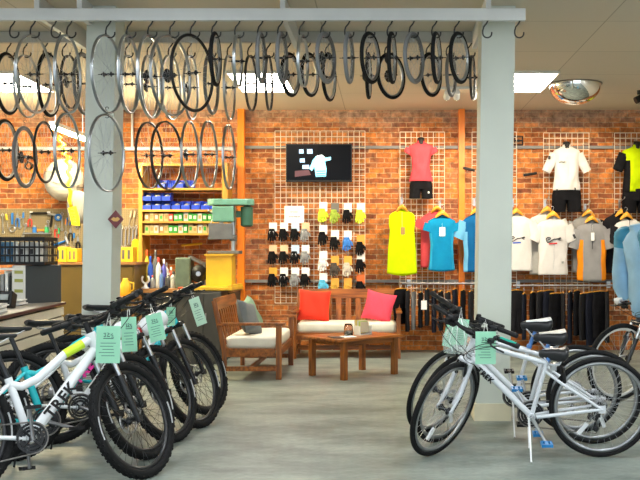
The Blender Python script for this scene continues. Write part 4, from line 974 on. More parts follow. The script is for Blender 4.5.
# mannequins
MY = 12.96; sM = F/MY
def mannequin(px, pyneck, label, hs, prof, cm, sh, sleeve=None, smat=None, sidemat=None, d=.1, zip_=None, sidew=.72, collar=None):
    t = thing('mannequin', label, 'mannequin', tuple(P(px, pyneck+5, MY)), 0, 'half body mannequins on the wall')
    MB().lathe([(.001, .06), (.04, .06), (.052, .04), (.052, .0), (.06, -.03), (.075, -.06)], 20).ell((0, 0, .06), (.05, .05, .02), 16, 6).build('neck_form', BLACK, t)
    MB().tube([(0, 0, .06), (0, .02, .1), (0, GY-MY, .11)], .005, 6).build('hanging_loop', STEEL, t)
    garment(t, hs/sM, prof, d, cm, sleeve=sleeve, smat=smat, sidemat=sidemat, zip_=zip_, sidew=sidew, collar=collar)
    h, w_, drop = sh; shorts(t, h/sM, w_/sM, d*.92, CLOTHBLACK, -drop/sM)
    return t
m1 = mannequin(421, 138, 'mannequin in a coral pink shirt and black shorts on the wall', 38.5, [(0,.07),(.1,.17),(.24,.15),(.42,.13),(.62,.118),(.85,.14),(1,.158)], cloth('pink_cloth', (.6,.07,.09)), (18.5, 11.4, 37), sleeve=(.07,.07,.06,rad(30),.085))
MB().box((.1, -.098, -.68), (.02, .004, .025)).build('print', PAPER, m1)
m2 = mannequin(566.5, 142, 'mannequin in a white cycling jersey and black shorts on the wall', 43.5, [(0,.07),(.1,.18),(.24,.17),(.45,.16),(.7,.165),(1,.182)], JW, (24, 14.5, 41), sleeve=(.27,.075,.06,rad(28),.1), zip_=(mat('zip_white', (.6,.6,.6), .5), .95))
mb = MB(); mb.tube([(-.12, -.104, -.22), (-.09, -.106, -.205), (-.06, -.108, -.215), (-.04, -.108, -.205)], .009, 5); mb.build('print', mat('grey_print', (.3,.32,.3), .7), m2)
MB().box((-.245, -.06, -.15), (.03, .02, .05)).build('print', INK, m2)
LIMEC = cloth('lime_cloth', (.45,.62,.0))
m3 = mannequin(637, 142, 'mannequin in a lime and black jersey and black shorts at the right edge', 45, [(0,.07),(.1,.2),(.24,.18),(.45,.17),(.7,.175),(1,.19)], LIMEC, (24, 14.8, 42), sleeve=(.24,.08,.07,rad(24),.1), smat=CLOTHBLACK, sidemat=CLOTHBLACK, sidew=.62)
# hanging rails with shorts and trousers
def rail(px0, px1, py, Y, label):
    x0, x1, z = PX(px0, Y), PX(px1, Y), PZ(py, Y)
    t = thing('clothes_rail', label, 'rail', ((x0+x1)/2, Y, z)); w_ = (x1-x0)/2
    MB().tube([(-w_, 0, 0), (w_, 0, 0)], .0125, 10).build('bar', mat('rail_bar', (.3,.3,.31), .4, .8), t)
    for s in (-.85, .85): MB().tube([(s*w_, 0, 0), (s*w_, WY-.05-Y, .0)], .012, 8).box((s*w_, WY-.062-Y, 0), (.05, .02, .09)).build('bracket', STEEL, t)
RLY = 12.82
rail(402, 500, 283.5, RLY, 'steel clothes rail of black trousers left of the right column'); rail(513, 622, 285.5, RLY, 'steel clothes rail of black trousers right of the right column')
def trousers(px, top, bot, label, group, col, rz, hook_orange=True):
    s = F/RLY; h = (bot-top)/s
    t = thing('trousers', label, 'trousers', tuple(P(px, top, RLY)), rz, group)
    mb = MB(); mb.loft([ring(0, 0, -h*f, .15*q, .028, 20, .15, f*6+px) for f, q in ((0,.86),(.1,.92),(.3,1),(.42,1.02))], caps=True)
    for s_ in (-1, 1): mb.loft([ring(s_*.075, s_*.004, -h*f, q, .026, 16, .15, f*5+px+s_) for f, q in ((.36,.078),(.6,.074),(.8,.068),(1,.062))], caps=True)
    mb.build('trouser_cloth', col, t)
    MB().tube([(-.11, 0, .004), (.11, 0, .004)], .009, 6).build('waistband', col, t)
    z0 = 283.5 if px < 505 else 285.5
    h = thing('clothes_hanger', 'orange hanger over '+label.replace('hanging ', '', 1), 'hanger', (PX(px, RLY), RLY, PZ(top, RLY)), rz, 'hangers on the rails')
    dz = PZ(z0, RLY)-PZ(top, RLY)
    MB().tube([(-.12, 0, .014), (0, 0, .022), (.12, 0, .014)], .008, 6).build('shoulder_bar', HANGM, h)
    MB().tube([(0, 0, .02), (0, 0, dz-.03), (.018, 0, dz-.01), (.018, 0, dz+.012), (0, 0, dz+.022), (-.018, 0, dz+.012)], .003, 6).build('hook', STEEL, h)
DK = [CLOTHBLACK, cloth('charcoal_cloth', (.016,.016,.019)), cloth('navy_cloth', (.01,.012,.022))]
MIDGREY = cloth('mid_grey_cloth', (.16,.165,.17))
for i, px in enumerate((401, 407.5, 413.5, 420.5, 427, 434, 441, 448, 455, 463, 471)):
    m = MIDGREY if i == 2 else DK[i % 3]
    trousers(px, 290+(i*5 % 4), 324+(i*7 % 9), f'hanging {"mid grey" if i == 2 else "black"} trousers, {ORD[i]} from the left on the left rail', 'trousers on the left rail', m, rad(48+(i*37 % 38)))
    if i == 3:
        tg = MB().box((0, 0, 0), (.075, .004, .12)).tube([(0,0,.06),(0,.02,.13)], .0015, 4).build('swing_tag', PAPER, loc=(PX(424, 12.62), 12.62, PZ(305, 12.62))); tag(tg, 'cream paper tag hanging on the black trousers of the left rail', 'tag')
for i, px in enumerate((516, 524, 533, 541, 549, 556, 563, 570, 577, 584, 592, 600, 607)):
    trousers(px, 291.5+(i*3 % 4), 334+(i*5 % 13), f'hanging black trousers, {ORD[i]} from the left on the right rail', 'trousers on the right rail', DK[(i+1) % 3], rad(35+(i*41 % 50)))
# low wall shelves of folded goods in the shade under the rails
# ------------------------------------------------------------------ workshop corner
rg = random.Random(11)
SHW = wood('shelf_wood', (.38, .17, .02), (.62, .33, .05), 4, 0, .5); SHWV = wood('shelf_wood_upright', (.42, .2, .02), (.66, .36, .05), 4, 2, .5)
BENCHW = wood('bench_wood', (.25, .11, .03), (.42, .2, .06), 4, 0, .5)
DKG = mat('bench_grey', (.06, .058, .05), .55, noise=.2, nscale=6)
# workbench with dark panelled front
wb = thing('workbench', 'workbench with dark panelled front and wooden top behind the left bicycles', 'workbench', (-2.56, 12.6, 0))
MB().box((0, 0, .865), (1.2, 1.0, .05)).build('benchtop', BENCHW, wb, bevel=.004)
MB().box((0, .03, .42), (1.14, .9, .84)).build('body', DKG, wb)
for k in range(5): MB().box((-.456+.228*k, -.432, .42), (.215, .018, .8)).build('front_panel', DKG, wb, bevel=.004)
BT = .89
# second lower dark cabinet beside the loveseat
cb = thing('tool_cabinet', 'dark grey tool cabinet carrying the yellow board beside the loveseat', 'cabinet', (PX(207, 11.72), 11.75, 0))
MB().box((0, 0, .44), (.42, .5, .88)).build('body', DKG, cb); 
for s in (-1, 1): d_ = MB().box((s*.104, -.258, .45), (.2, .016, .82)).build('door', DKG, cb, bevel=.004); MB().cyl((s*.03, -.275, .5), (s*.03, -.275, .62), .006).build('handle', STEEL, d_)
yb = thing('yellow_board', 'thick yellow wooden board on the cabinet under the drill press stand', 'board', (PX(218, 11.85), 11.85, .892), rad(-4))
MB().box((0, 0, .02), (.5, .62, .04)).box((.22, 0, .05), (.05, .6, .03)).build('plank', YELLOWP, yb, bevel=.004)
ys = thing('yellow_stand', 'yellow boxed stand carrying the green drill press', 'stand', (PX(221, 11.95), 11.95, .934))
MB().box((0, 0, .19), (.32, .3, .38)).build('box_body', YELLOWP, ys, bevel=.005); MB().box((0, 0, .39), (.36, .34, .02)).build('top_board', YELLOWP, ys)
DPG = mat('machine_green', (.12, .28, .2), .4, noise=.1); DPD = mat('machine_green_dark', (.03, .1, .06), .4)
CASTG = mat('cast_iron', (.16, .16, .155), .45, .5, noise=.15)
dp = thing('drill_press', 'pale green bench drill press with motor beside the left orange post', 'drill press', (PX(233, 12.0), 12.0, 1.336))
k = 12.0/F
MB().box((-.1, 0, .02), (.4, .26, .04)).build('base', CASTG, dp, bevel=.006)
MB().cyl((0, .02, .04), (0, .02, .62), .028, n=16).build('column', STEEL, dp)
MB().box((-.13, -.03, .2), (.32, .26, .03)).box((-.13, -.155, .28), (.3, .012, .2)).cyl((0, .02, .16), (0, .02, .24), .045).build('work_table', CASTG, dp, bevel=.004)
hd = MB().box((-.11, -.01, .50), (.27, .22, .2)).build('head', DPG, dp, bevel=.015)
MB().cyl((-.14, -.03, .41), (-.14, -.03, .33), .028, .02).cyl((-.14, -.03, .33), (-.14, -.03, .25), .006).build('spindle', STEEL, hd)
mb = MB()
for q in (30, 150, 270): mb.tube([(-.23, -.06, .48), (-.23-.05, -.06+.12*math.cos(rad(q)), .48+.12*math.sin(rad(q)))], .007, 6).ell((-.28, -.06+.12*math.cos(rad(q)), .48+.12*math.sin(rad(q))), (.014,.014,.014), 8, 6)
mb.cyl((-.2, -.06, .48), (-.24, -.06, .48), .02); mb.build('feed_handle', STEEL, hd)
mb = MB(); pts = []
for a in range(0, 181, 15): pts.append((-.17+.13*math.cos(rad(90+a)), .13*math.sin(rad(90+a))))
for a in range(0, 181, 15): pts.append((.17+.12*math.cos(rad(-90+a)), .12*math.sin(rad(-90+a))))
mb.add([(x-.02, y, .61) for x, y in pts]+[(x-.02, y, .69) for x, y in pts], [tuple(range(len(pts)))[::-1], tuple(range(len(pts), 2*len(pts)))]+[(i, (i+1) % len(pts), (i+1) % len(pts)+len(pts), i+len(pts)) for i in range(len(pts))]); mb.build('belt_cover', DPG, dp, bevel=.012)
mb = MB().cyl((.175, .0, .36), (.175, .0, .59), .078, n=20).cyl((.175, 0, .34), (.175, 0, .36), .05, .078, n=20).cyl((.175, 0, .59), (.175, 0, .61), .078, .03, n=20).box((.09, .0, .5), (.1, .05, .08)); mb.build('motor', DPD, dp)
# shelf unit
SY0, SY1 = 12.7, 13.12
sh = thing('shelf_unit', 'yellow wooden shelf unit on the workbench full of bins and parts boxes', 'shelf', ((PX(139, SY0)+PX(228, SY0))/2, (SY0+SY1)/2, BT))
sx0, sx1 = PX(140, SY0)-sh.location.x, PX(227.5, SY0)-sh.location.x; hy = (SY1-SY0)/2
ztop = PZ(162.5, SY0); shz = [PZ(q, SY0) for q in (163.5, 188, 209.5, 221, 233)]
MB().box2((sx0-.02, -hy, 0), (sx0+.03, hy, ztop-BT)).build('side_panel', SHWV, sh); MB().box2((sx1-.075, -hy, PZ(235, SY0)-BT), (sx1, hy, ztop-BT)).build('side_panel', SHWV, sh)
for z in shz: MB().box2((sx0+.03, -hy, z-.028-BT), (sx1-.075, hy, z-BT)).build('shelf_board', SHW, sh)
BLUEB = mat('blue_bin_plastic', (.012, .05, .5), .4)
bin_mb = MB(); w_, d_, h_ = .112, .2, .115
pr = [(-.5*d_, 0), (.5*d_, 0), (.5*d_, h_), (-.1*d_, h_), (-.28*d_, h_*.5), (-.5*d_, h_*.5)]
for s in (-1, 1):
    bin_mb.add([(s*(w_/2-.003)+q, y, z) for q in (-.003, .003) for y, z in pr], [tuple(range(6)), tuple(range(11, 5, -1))]+[(i, (i+1) % 6, (i+1) % 6+6, i+6) for i in range(6)])
bin_mb.box((0, 0, .003), (w_, d_, .006)).box((0, d_/2-.003, h_/2), (w_, .006, h_)).box((0, -d_/2+.003, h_*.25), (w_, .006, h_*.5))
bin_me = bin_mb.mesh('bin_shell', BLUEB)
fill_me = MB().ell((0, .01, .05), (.048, .085, .035), 12, 6).mesh('contents', mat('bin_contents', (.3,.3,.3), .6, noise=.6, nscale=60))
lab_me = MB().box((0, -.102, .03), (.06, .002, .025)).mesh('label_card', PAPER)
def blue_bin(px, zb, lab, rz=0, fill=True, card=False):
    t = thing('storage_bin', lab, 'bin', (PX(px, SY0+.08), SY0+.11, zb), rz, 'blue storage bins')
    link('bin_shell', bin_me, t)
    if fill: link('contents', fill_me, t)
    if card: link('label_card', lab_me, t)
for i, px in enumerate((163.5, 172.3, 181, 190.5)): blue_bin(px, shz[1]+.001, f'blue plastic bin, {ORD[i]} from the left on the upper shelf', rad((-8, 5, -4, 12)[i]), i % 2 == 0)
for i, px in enumerate((148, 157.5, 167)):
    blue_bin(px, shz[2]+.001, f'blue plastic bin, {ORD[i]} from the left at the bottom of the stack'); blue_bin(px, shz[2]+.119, f'blue plastic bin, {ORD[i]} from the left at the top of the stack')
for i, px in enumerate((177, 186.5, 196.5, 206, 215)): blue_bin(px, shz[2]+.001, f'blue plastic bin, {ORD[i]} right of the bin stack on the middle shelf')
GB, WB_, CBX = (.012, .25, .03), (.5, .5, .46), (.42, .32, .15)
box_cols = {'green': GB, 'white': WB_, 'cream': CBX, 'tan': (.3, .18, .06), 'red': (.55, .03, .02), 'black': (.03,.03,.03)}
def part_box(px, wpx, zb, h, cn, label, face):
    w_ = wpx*(SY0+.03)/F
    t = thing('parts_box', label, 'box', (PX(px, SY0+.03), SY0+.14, zb), rad(rg.uniform(-3, 3)), 'small parts boxes on the shelf')
    MB().box((0, 0, h/2), (w_, .2, h)).build('carton', mat('carton_'+cn, box_cols[cn], .6), t)
    MB().box((0, -.1012, h*.5), (w_*.6, .002, h*.45)).build('label_card', mat('carton_'+face, box_cols[face], .6), t)
up = ['tan','cream','tan','cream','cream','red','green','green','white','green','green','white','green','green','green']
dn = ['cream','cream','white','tan','cream','green','green','white','green','cream','cream','white','cream','cream','tan']
for r, (row, zb, nm) in enumerate(((up, shz[3], 'upper'), (dn, shz[4], 'lower'))):
    for i, cn in enumerate(row):
        part_box(146.5+i*4.85, 4.3, zb+.001, rg.uniform(.095, .118), cn, f'small {cn} parts box, {ORD[i]} from the left in the {nm} box row', 'white' if cn in ('green','red','tan') else 'green' if i % 3 == 0 else 'tan')
# things on the workbench
def bottle(px, h, r, col, cap, label, Y=12.35):
    t = thing('bottle', label, 'bottle', (PX(px, Y), Y, BT+.001), 0, 'bottles on the workbench')
    MB().lathe([(.001, 0), (r*.95, 0), (r, .01), (r, h*.62), (r*.8, h*.72), (r*.35, h*.8), (r*.32, h*.86)], 18).build('bottle_body', mat('bottle_%d_%d_%d' % tuple(int(c*100) for c in col), col, .3), t)
    MB().lathe([(r*.4, h*.84), (r*.42, h*.97), (r*.2, h), (.001, h)], 14).build('cap', mat('cap_%d_%d_%d' % tuple(int(c*100) for c in cap), cap, .4), t)
bottle(150.5, .42, .035, (.02,.07,.42), (.02,.07,.42), 'tall blue bottle at the left end of the workbench')
bottle(155.5, .5, .04, (.12,.13,.14), (.1,.1,.1), 'tall dark bottle on the workbench', 12.55)
bottle(158.5, .4, .035, (.75,.75,.72), (.65,.05,.03), 'white bottle with red cap on the workbench')
bottle(164, .38, .035, (.12,.12,.5), (.8,.8,.8), 'violet blue bottle with white cap on the workbench')
bottle(168.5, .2, .045, (.06,.06,.06), (.5,.5,.5), 'short black tin on the workbench', 12.3)
bottle(173.5, .22, .045, (.4,.42,.4), (.05,.05,.05), 'short grey tin on the workbench', 12.3)
bottle(147, .5, .035, (.7,.5,.05), (.75,.1,.02), 'yellow bottle with red cap behind the white clamp', 12.6)
vs_ = thing('bench_vise', 'small white bench clamp at the left end of the workbench', 'vise', (PX(145.5, 12.2), 12.2, BT))
MB().lathe([(.001,0),(.05,0),(.05,.012),(.02,.03),(.018,.07),(.001,.075)], 18).build('base', FWHITE, vs_); MB().tube([(.045*math.cos(rad(a)), 0, .12+.05*math.sin(rad(a))) for a in range(-230, 51, 20)], .014, 8).build('jaw', FWHITE, vs_)
gr = thing('bench_grinder', 'dark green machine with a round black wheel in the middle of the workbench', 'grinder', (PX(191, 12.3), 12.3, BT))
MB().box((-.08, 0, .2), (.2, .26, .4)).build('housing', mat('machine_olive', (.1,.14,.1), .5, noise=.2), gr, bevel=.02)
MB().box((.08, 0, .36), (.22, .2, .03), Matrix.Rotation(rad(28), 3, 'Y')).box((.19, 0, .19), (.03, .2, .3)).box((.1, 0, .04), (.3, .24, .05)).build('guard', CASTG, gr, bevel=.004)
MB().lathe([(.001,-.09),(.11,-.09),(.115,-.06),(.115,.06),(.11,.09),(.001,.09)], 26, o=(.12,-.02,.19), axis='Y').build('grinding_wheel', BLACK, gr); MB().cyl((.12,-.14,.19), (.12,-.1,.19), .03).build('spindle', STEEL, gr)
yr = thing('yellow_rod', 'yellow handled bar standing out from the brick behind the grinder', 'bar', tuple(P(192, 244.5, 12.9)))
MB().tube([(-.14, 0, -.012), (.14, 0, .012)], .02, 8, flat=.6).tube([(0, 0, 0), (0, WY-12.9, 0)], .008, 6).build('handle', YELLOWP, yr)
# brown cabinet behind the left column with yellow boxes on it
BRN = mat('olive_brown_paint', (.14, .085, .012), .5, noise=.12, nscale=4)
bc_ = thing('storage_cabinet', 'tall olive brown cabinet behind the left column', 'cabinet', (PX(91, 12.0), 12.3, 0))
MB().box((0, 0, .6), (1.1, .6, 1.2)).build('body', BRN, bc_); MB().box((0, -.01, 1.215), (1.16, .64, .03)).build('top_board', BENCHW, bc_)
for s in (-1, 1): MB().box((s*.27, -.305, .6), (.52, .02, 1.14)).build('door', BRN, bc_, bevel=.004)
def crate_box(px0, px1, y0, y1, Y, label, m, D=.2):
    x0, x1, z0, z1 = PX(px0, Y), PX(px1, Y), PZ(y1, Y), PZ(y0, Y); z0 = 1.232
    t = thing('yellow_case', label, 'case', ((x0+x1)/2, Y+D/2, z0), 0, 'yellow cases on the cabinet')
    MB().box((0, 0, (z1-z0)/2), (x1-x0, D, z1-z0)).build('case_body', m, t, bevel=.006)
    mb = MB()
    for dx in (-.2, .2): mb.box((dx*(x1-x0), -D/2-.002, (z1-z0)*.5), ((x1-x0)*.16, .004, (z1-z0)*.6))
    mb.build('slot_panel', mat('slot_grey', (.1,.1,.09), .5), t)
crate_box(55, 66, 247, 262, 12.05, 'yellow case with two dark slots left of the left column', YELLOWP); crate_box(67, 77, 248.5, 262, 12.1, 'second yellow case, partly hidden by the left column', YELLOWP); crate_box(119, 133, 247, 262, 12.15, 'yellow case just right of the left column', YELLOWP)
lc = thing('low_shelf', 'low brown shelf beside the workbench right of the left column', 'shelf', (PX(126, 11.75), 11.72, 0))
MB().box((0, 0, .8), (.3, .4, .03)).build('shelf_board', BENCHW, lc)
for sx in (-.14, .14):
    for sy in (-.18, .18): MB().box((sx, sy, .4), (.03, .03, .79)).build('leg', BENCHW, lc)
yj = thing('yellow_jug', 'yellow jug on the low shelf right of the left column', 'jug', (PX(125.5, 11.75), 11.75, .816)); MB().lathe([(.001,0),(.06,0),(.065,.02),(.065,.14),(.03,.2),(.03,.22),(.001,.22)], 18).build('jug_body', YELLOWP, yj); MB().tube([(.05,0,.17),(.1,0,.16),(.1,0,.08),(.063,0,.06)], .009, 6).build('handle', YELLOWP, yj)
gc = thing('paint_tin', 'grey tin standing under the low shelf right of the left column', 'tin', (PX(124, 11.75), 11.75, 0)); MB().cyl((0,0,0), (0,0,.2), .085, n=20).build('tin_body', mat('tin_grey', (.14,.14,.14), .4, .5), gc); MB().cyl((0,0,.2), (0,0,.212), .088, n=20).build('lid', STEEL, gc)
# pegboard and hand tools
PBY = WY-.035
pb = MB().box2((PX(-8, PBY), WY-.03, PZ(262, PBY)), (PX(138, PBY), WY-.012, PZ(209, PBY))).build('pegboard', pegboard_material()); tag(pb, 'tan perforated pegboard on the back wall holding hand tools', 'pegboard')
TB, TR, TG, TK = mat('tool_blue', (.02,.16,.5), .35), mat('tool_red', (.55,.03,.02), .35), mat('tool_green', (.05,.4,.15), .35), BLACK
TYL, TOR = mat('tool_yellow', (.8,.55,.02), .4), mat('tool_orange', (.75,.25,.02), .4)
TOOLY = WY-.055
def tool(kind, px, py, L, hm, label, rz=0, grp='hand tools on the pegboard'):
    s = F/TOOLY; l = L/s
    t = thing(kind, label, 'tool', tuple(P(px, py, TOOLY)), 0, grp); t.rotation_euler = (0, rz, 0)
    if kind == 'wrench':
        MB().prism([(-.006,-l*.12),(.006,-l*.12),(.008,-l),( -.008,-l)], .006).lathe([(.011,-.003),(.022,-.003),(.022,.003),(.011,.003)], 18, o=(0,0,-l*.06), axis='Y', closedprof=True).lathe([(.01,-.003),(.02,-.003),(.02,.003),(.01,.003)], 18, o=(0,0,-l*1.02), axis='Y', closedprof=True).build('wrench_body', hm, t)
    elif kind == 'pliers':
        mb = MB()
        for s_ in (-1, 1): mb.tube([(s_*.004, 0, -l*.36), (s_*.022, 0, -l*.5), (s_*.026, 0, -l*.8), (s_*.018, 0, -l)], [.009,.011,.011,.009], 8)
        mb.build('handle', hm, t); MB().prism([(-.004, 0), (.004, 0), (.016, -l*.2), (.014, -l*.38), (-.014, -l*.38), (-.016, -l*.2)], .012).build('jaw', STEEL, t)
    elif kind == 'screwdriver':
        MB().cyl((0,0,0), (0,0,-l*.42), .013, .015, n=10).build('handle', hm, t); MB().cyl((0,0,-l*.42), (0,0,-l), .004, n=6).build('shaft', STEEL, t)
    elif kind == 'hammer':
        MB().cyl((0,0,-.02), (0,0,-l), .012, .015, n=10).build('handle', hm, t); MB().cyl((-.06,0,-.02), (.05,0,-.02), .018, n=12).build('hammer_head', STEEL, t)
    elif kind == 'shears':
        MB().lathe([(.03,-.006),(.045,-.006),(.045,.006),(.03,.006)], 20, o=(0,0,-l*.85), axis='Y', closedprof=True).build('ring', STEEL, t); MB().tube([(0,0,0),(0,0,-l*.6)], [.02,.016], 8, flat=.5).build('handle', hm, t)
    MB().tube([(0, -.01, .012), (0, .03, .012)], .003, 5).build('peg', STEEL, t)
tool('shears', 12.3, 213, 19, TB, 'blue handled round jawed tool at the left of the pegboard')
tool('pliers', 17.5, 213, 14, TB, 'blue handled pliers second from the left on the pegboard'); tool('wrench', 20, 217, 10, STEEL, 'small steel wrench between the blue handled tools')
tool('screwdriver', 23.3, 212.5, 13, TB, 'blue and grey screwdriver third along the pegboard')
tool('wrench', 26, 224, 12, STEEL, 'short steel wrench hanging low on the pegboard', rad(14)); tool('hammer', 52.5, 213, 14, TK, 'black handled hammer on the pegboard', rad(8)); tool('screwdriver', 66, 219, 13, TOR, 'orange screwdriver low on the pegboard near the column')
tool('pliers', 55.5, 224, 14, TR, 'red handled pliers low on the pegboard', rad(-6)); tool('wrench', 62, 213, 16, STEEL, 'steel wrench left of the yellow tape end'); tool('pliers', 70.5, 228, 13, TK, 'black handled pliers under the yellow tape end'); tool('screwdriver', 74, 233, 12, TB, 'blue screwdriver low beside the column')
tool('hammer', 68, 240, 16, TB, 'blue handled hammer above the yellow cases', rad(70)); tool('pliers', 78, 236, 15, TK, 'black handled cutters beside the left column')
for i, px in enumerate((122, 125.8, 129.4, 133, 136.3)): tool('wrench', px, 226+(i % 2), 20-i*1.2, STEEL, f'large steel wrench, {ORD[i]} from the left column on the pegboard', rad(2), 'row of steel wrenches')
tool('screwdriver', 131.5, 211, 15, mat('tool_cream', (.6,.55,.42), .5), 'cream handled tool above the steel wrenches', rad(10)); tool('screwdriver', 135.2, 211, 15, mat('tool_cream', (.6,.55,.42), .5), 'cream handled tool beside the bin shelf', rad(8))
hr = thing('tool_rack', 'dark horizontal tool holder with two white tipped ends on the pegboard', 'rack', tuple(P(40, 213, TOOLY))); MB().tube([(-.13,0,0),(.13,0,0)], .018, 8, flat=.6).build('bar', TK, hr); MB().box((-.12,0,.012), (.04,.02,.02)).box((.12,0,.012), (.04,.02,.02)).build('clip', FWHITE, hr)
tr_ = thing('tape_dispenser', 'blue round tape tool with a silver centre on the pegboard', 'tool', tuple(P(58.5, 217.5, TOOLY))); MB().lathe([(.022,-.015),(.05,-.015),(.05,.015),(.022,.015)], 22, axis='Y', closedprof=True).build('ring', TB, tr_); MB().lathe([(.001,-.018),(.02,-.018),(.02,.018),(.001,.018)], 18, axis='Y').build('centre', STEEL, tr_)
for i, (px, m, lab) in enumerate(((34.5, TB, 'blue spray cap can'), (46.5, TG, 'small green can'), (41, TOR, 'long orange and silver tube'))):
    t = thing('small_can', lab+' on the narrow pegboard ledge', 'can', (PX(px, TOOLY-.02), TOOLY-.02, PZ(232.6, TOOLY))); 
    if i < 2: MB().cyl((0,0,0), (0,0,.075), .028, n=16).build('can_body', m, t); MB().cyl((0,0,.075), (0,0,.1), .02, n=12).build('cap', STEEL, t)
    else: MB().cyl((-.05,0,.03), (.05,0,.03), .016, n=10).build('can_body', m, t); MB().box((0,0,.007), (.06,.03,.014)).build('base', STEEL, t)
ld = MB().box2((PX(24, TOOLY), WY-.12, PZ(234, TOOLY)), (PX(52, TOOLY), WY-.03, PZ(232.8, TOOLY))).build('pegboard_ledge', STEEL); tag(ld, 'narrow metal ledge of small cans on the pegboard', 'ledge')
# white globe, yellow tape, grey bag
gl = thing('paper_lantern', 'large white paper globe lantern in front of the brick left of the left column', 'lantern', tuple(P(64, 180, 12.75)))
mb = MB(); R_ = .255; rings = []
for i in range(49):
    th = -pi/2+.12+(pi-.24)*i/48; q = 1+(.018 if i % 3 == 0 else 0)
    rings.append([Vector((R_*q*math.cos(th)*math.cos(2*pi*j/32), R_*q*math.cos(th)*math.sin(2*pi*j/32), R_*1.12*math.sin(th))) for j in range(32)])
mb.loft(rings); mb.build('paper_shade', mat('lantern_paper', (.42,.41,.37), .8, noise=.25, nscale=9), gl)
MB().tube([(0,0,R_*1.1), (0,0,PZ(149, 12.75)-gl.location.z), (0, WY-.05-12.75, PZ(149, 12.75)-gl.location.z)], .005, 5).build('cord', TK, gl)
mb = MB()
for dz in (-.06, .07): mb.tube([(R_*1.0*math.cos(a)*math.cos(dz*2.5), R_*1.0*math.sin(a)*math.cos(dz*2.5)-.006, dz+.03*math.sin(2*a)) for a in [rad(q) for q in range(200, 341, 14)]], .004, 4)
mb.build('wire_ring', mat('lantern_wire', (.15,.15,.14), .5), gl)
yt = thing('yellow_tape', 'wavy yellow tape with dark marks hanging over the white globe', 'tape', tuple(P(66, 138, 12.1)))
mb = MB(); k_ = 12.1/F; path = [(-6,-2),(-8,2),(-2,6),(-7,9),(1,12),(-3,16),(4,19),(-1,23),(4,28),(1,34),(5,40),(2,46),(5,54),(3,62),(5,70)]
L_, R2 = [], []
for i, (x, y) in enumerate(path): w_ = 1.6; L_.append(((x-w_)*k_, .02*math.sin(i), -y*k_)); R2.append(((x+w_)*k_, .02*math.sin(i)+.012, -y*k_-.004))
n = len(path); mb.add(L_+R2, [(i, i+1, n+i+1, n+i) for i in range(n-1)], True)
o = mb.build('tape_strip', mat('tape_yellow', (.72,.58,.0), .5), yt); sd_ = o.modifiers.new('Solidify', 'SOLIDIFY'); sd_.thickness = .003
mb = MB(); mb.prism([(x*k_, z*k_) for x, z in ((2,-70),(10,-68),(13,-78),(14,-88),(6,-87),(4,-78))], .006); fo = mb.build('tape_end', mat('tape_yellow', (.72,.58,.0), .5), yt)
mb = MB()
for i in range(5): mb.tube([((6+i*.6+dx)*k_, -.006, (-72-i*3+dz)*k_) for dx, dz in ((-1.5,.6),(0,-.4),(1,.5),(2.4,-.3))], .005, 4)
mb.build('tape_mark', INK, fo)
MB().tube([(-6*k_, 0, 2*k_), (-6*k_, WY-.06-12.1, PZ(149, 12.1)-yt.location.z)], .004, 5).build('peg', STEEL, yt)
gb = thing('grey_bag', 'grey cloth bag hanging above the yellow tape end beside the left column', 'bag', tuple(P(77, 191, 12.3)))
mb = MB(); mb.loft([ring(0, 0, -.42*f, w_, d_, 20, .08, f*4) for f, w_, d_ in ((0,.05,.03),(.05,.1,.05),(.3,.125,.07),(.7,.12,.075),(.95,.1,.06),(1,.07,.04))]); mb.build('bag_body', cloth('bag_grey_cloth', (.17,.17,.165)), gb)
MB().tube([(0,0,0),(0,.0,.05),(0,WY-.06-12.3,.1)], .006, 6).build('strap', TK, gb)
# small lamp hanging in front of the lit brick
hk = thing('hanging_lamp', 'small black clip lamp hanging on the lit brick behind the wheels', 'lamp', tuple(P(27, 157, 12.9)))
MB().tube([(-.06,0,0),(.06,0,0)], .022, 8).box((0,.1,0),(.03,.28,.03)).build('arm', TK, hk); MB().lathe([(.04,-.03),(.05,-.03),(.055,.03),(.04,.03)], 18, o=(.02,0,-.12), axis='Y', closedprof=True).tube([(0,0,0),(.01,0,-.07)], .01, 6).build('lamp_head', TK, hk)
# counter with slatted side, running away from the camera
SLAT = mat('slatwall_cream', (.6,.57,.48), .45, noise=.05)
p0, p1 = Vector((-2.93, 6.9, 0)), Vector((-3.19, 9.44, 0)); dv = (p1-p0); Lc = dv.length; ang = math.atan2(dv.y, dv.x)
cz = .868
cn = thing('sales_counter', 'cream counter with slatted side and dark red edged top behind the left bicycles', 'counter', tuple((p0+p1)/2), ang)
MB().box((0, .42, cz/2-.03), (Lc-.02, .8, cz-.06)).build('body', mat('slat_groove', (.1,.09,.07), .7), cn)
mb = MB(); hz = cz-.05; nsl = 8
for i in range(nsl): z1 = hz-i*.1; mb.box((0, .012, z1-.045), (Lc, .022, .082))
mb.build('slat_panel', SLAT, cn, bevel=.004)
MB().box((0, .42, cz-.02), (Lc+.02, .86, .03)).build('countertop', mat('counter_top_grey', (.3,.28,.25), .5), cn); MB().box((0, -.012, cz-.02), (Lc+.02, .012, .022)).build('edge_trim', mat('dark_red_edge', (.07,.012,.012), .4), cn)
CT = cz-.005
dt = thing('computer_tower', 'dark grey computer tower with white front standing on the cream counter', 'computer', (PX(38, 9.15)-.06, 9.3, CT), rad(-32))
MB().box((0, 0, .184), (.19, .42, .366)).build('case', mat('tower_grey', (.045,.055,.065), .4), dt, bevel=.006); MB().box((0, -.214, .184), (.185, .012, .36)).build('front_panel', PAPER, dt)
mb = MB()
for z, m_ in ((.3,0),(.22,0),(.12,0)): mb.box((.01, -.222, z), (.12, .006, .03))
mb.build('drive_slot', mat('sticker_olive', (.4,.42,.1), .5), dt)
fx = thing('file_rack', 'white file rack packed with papers at the left of the counter', 'rack', (PX(10, 9.2), 9.3, CT)); 
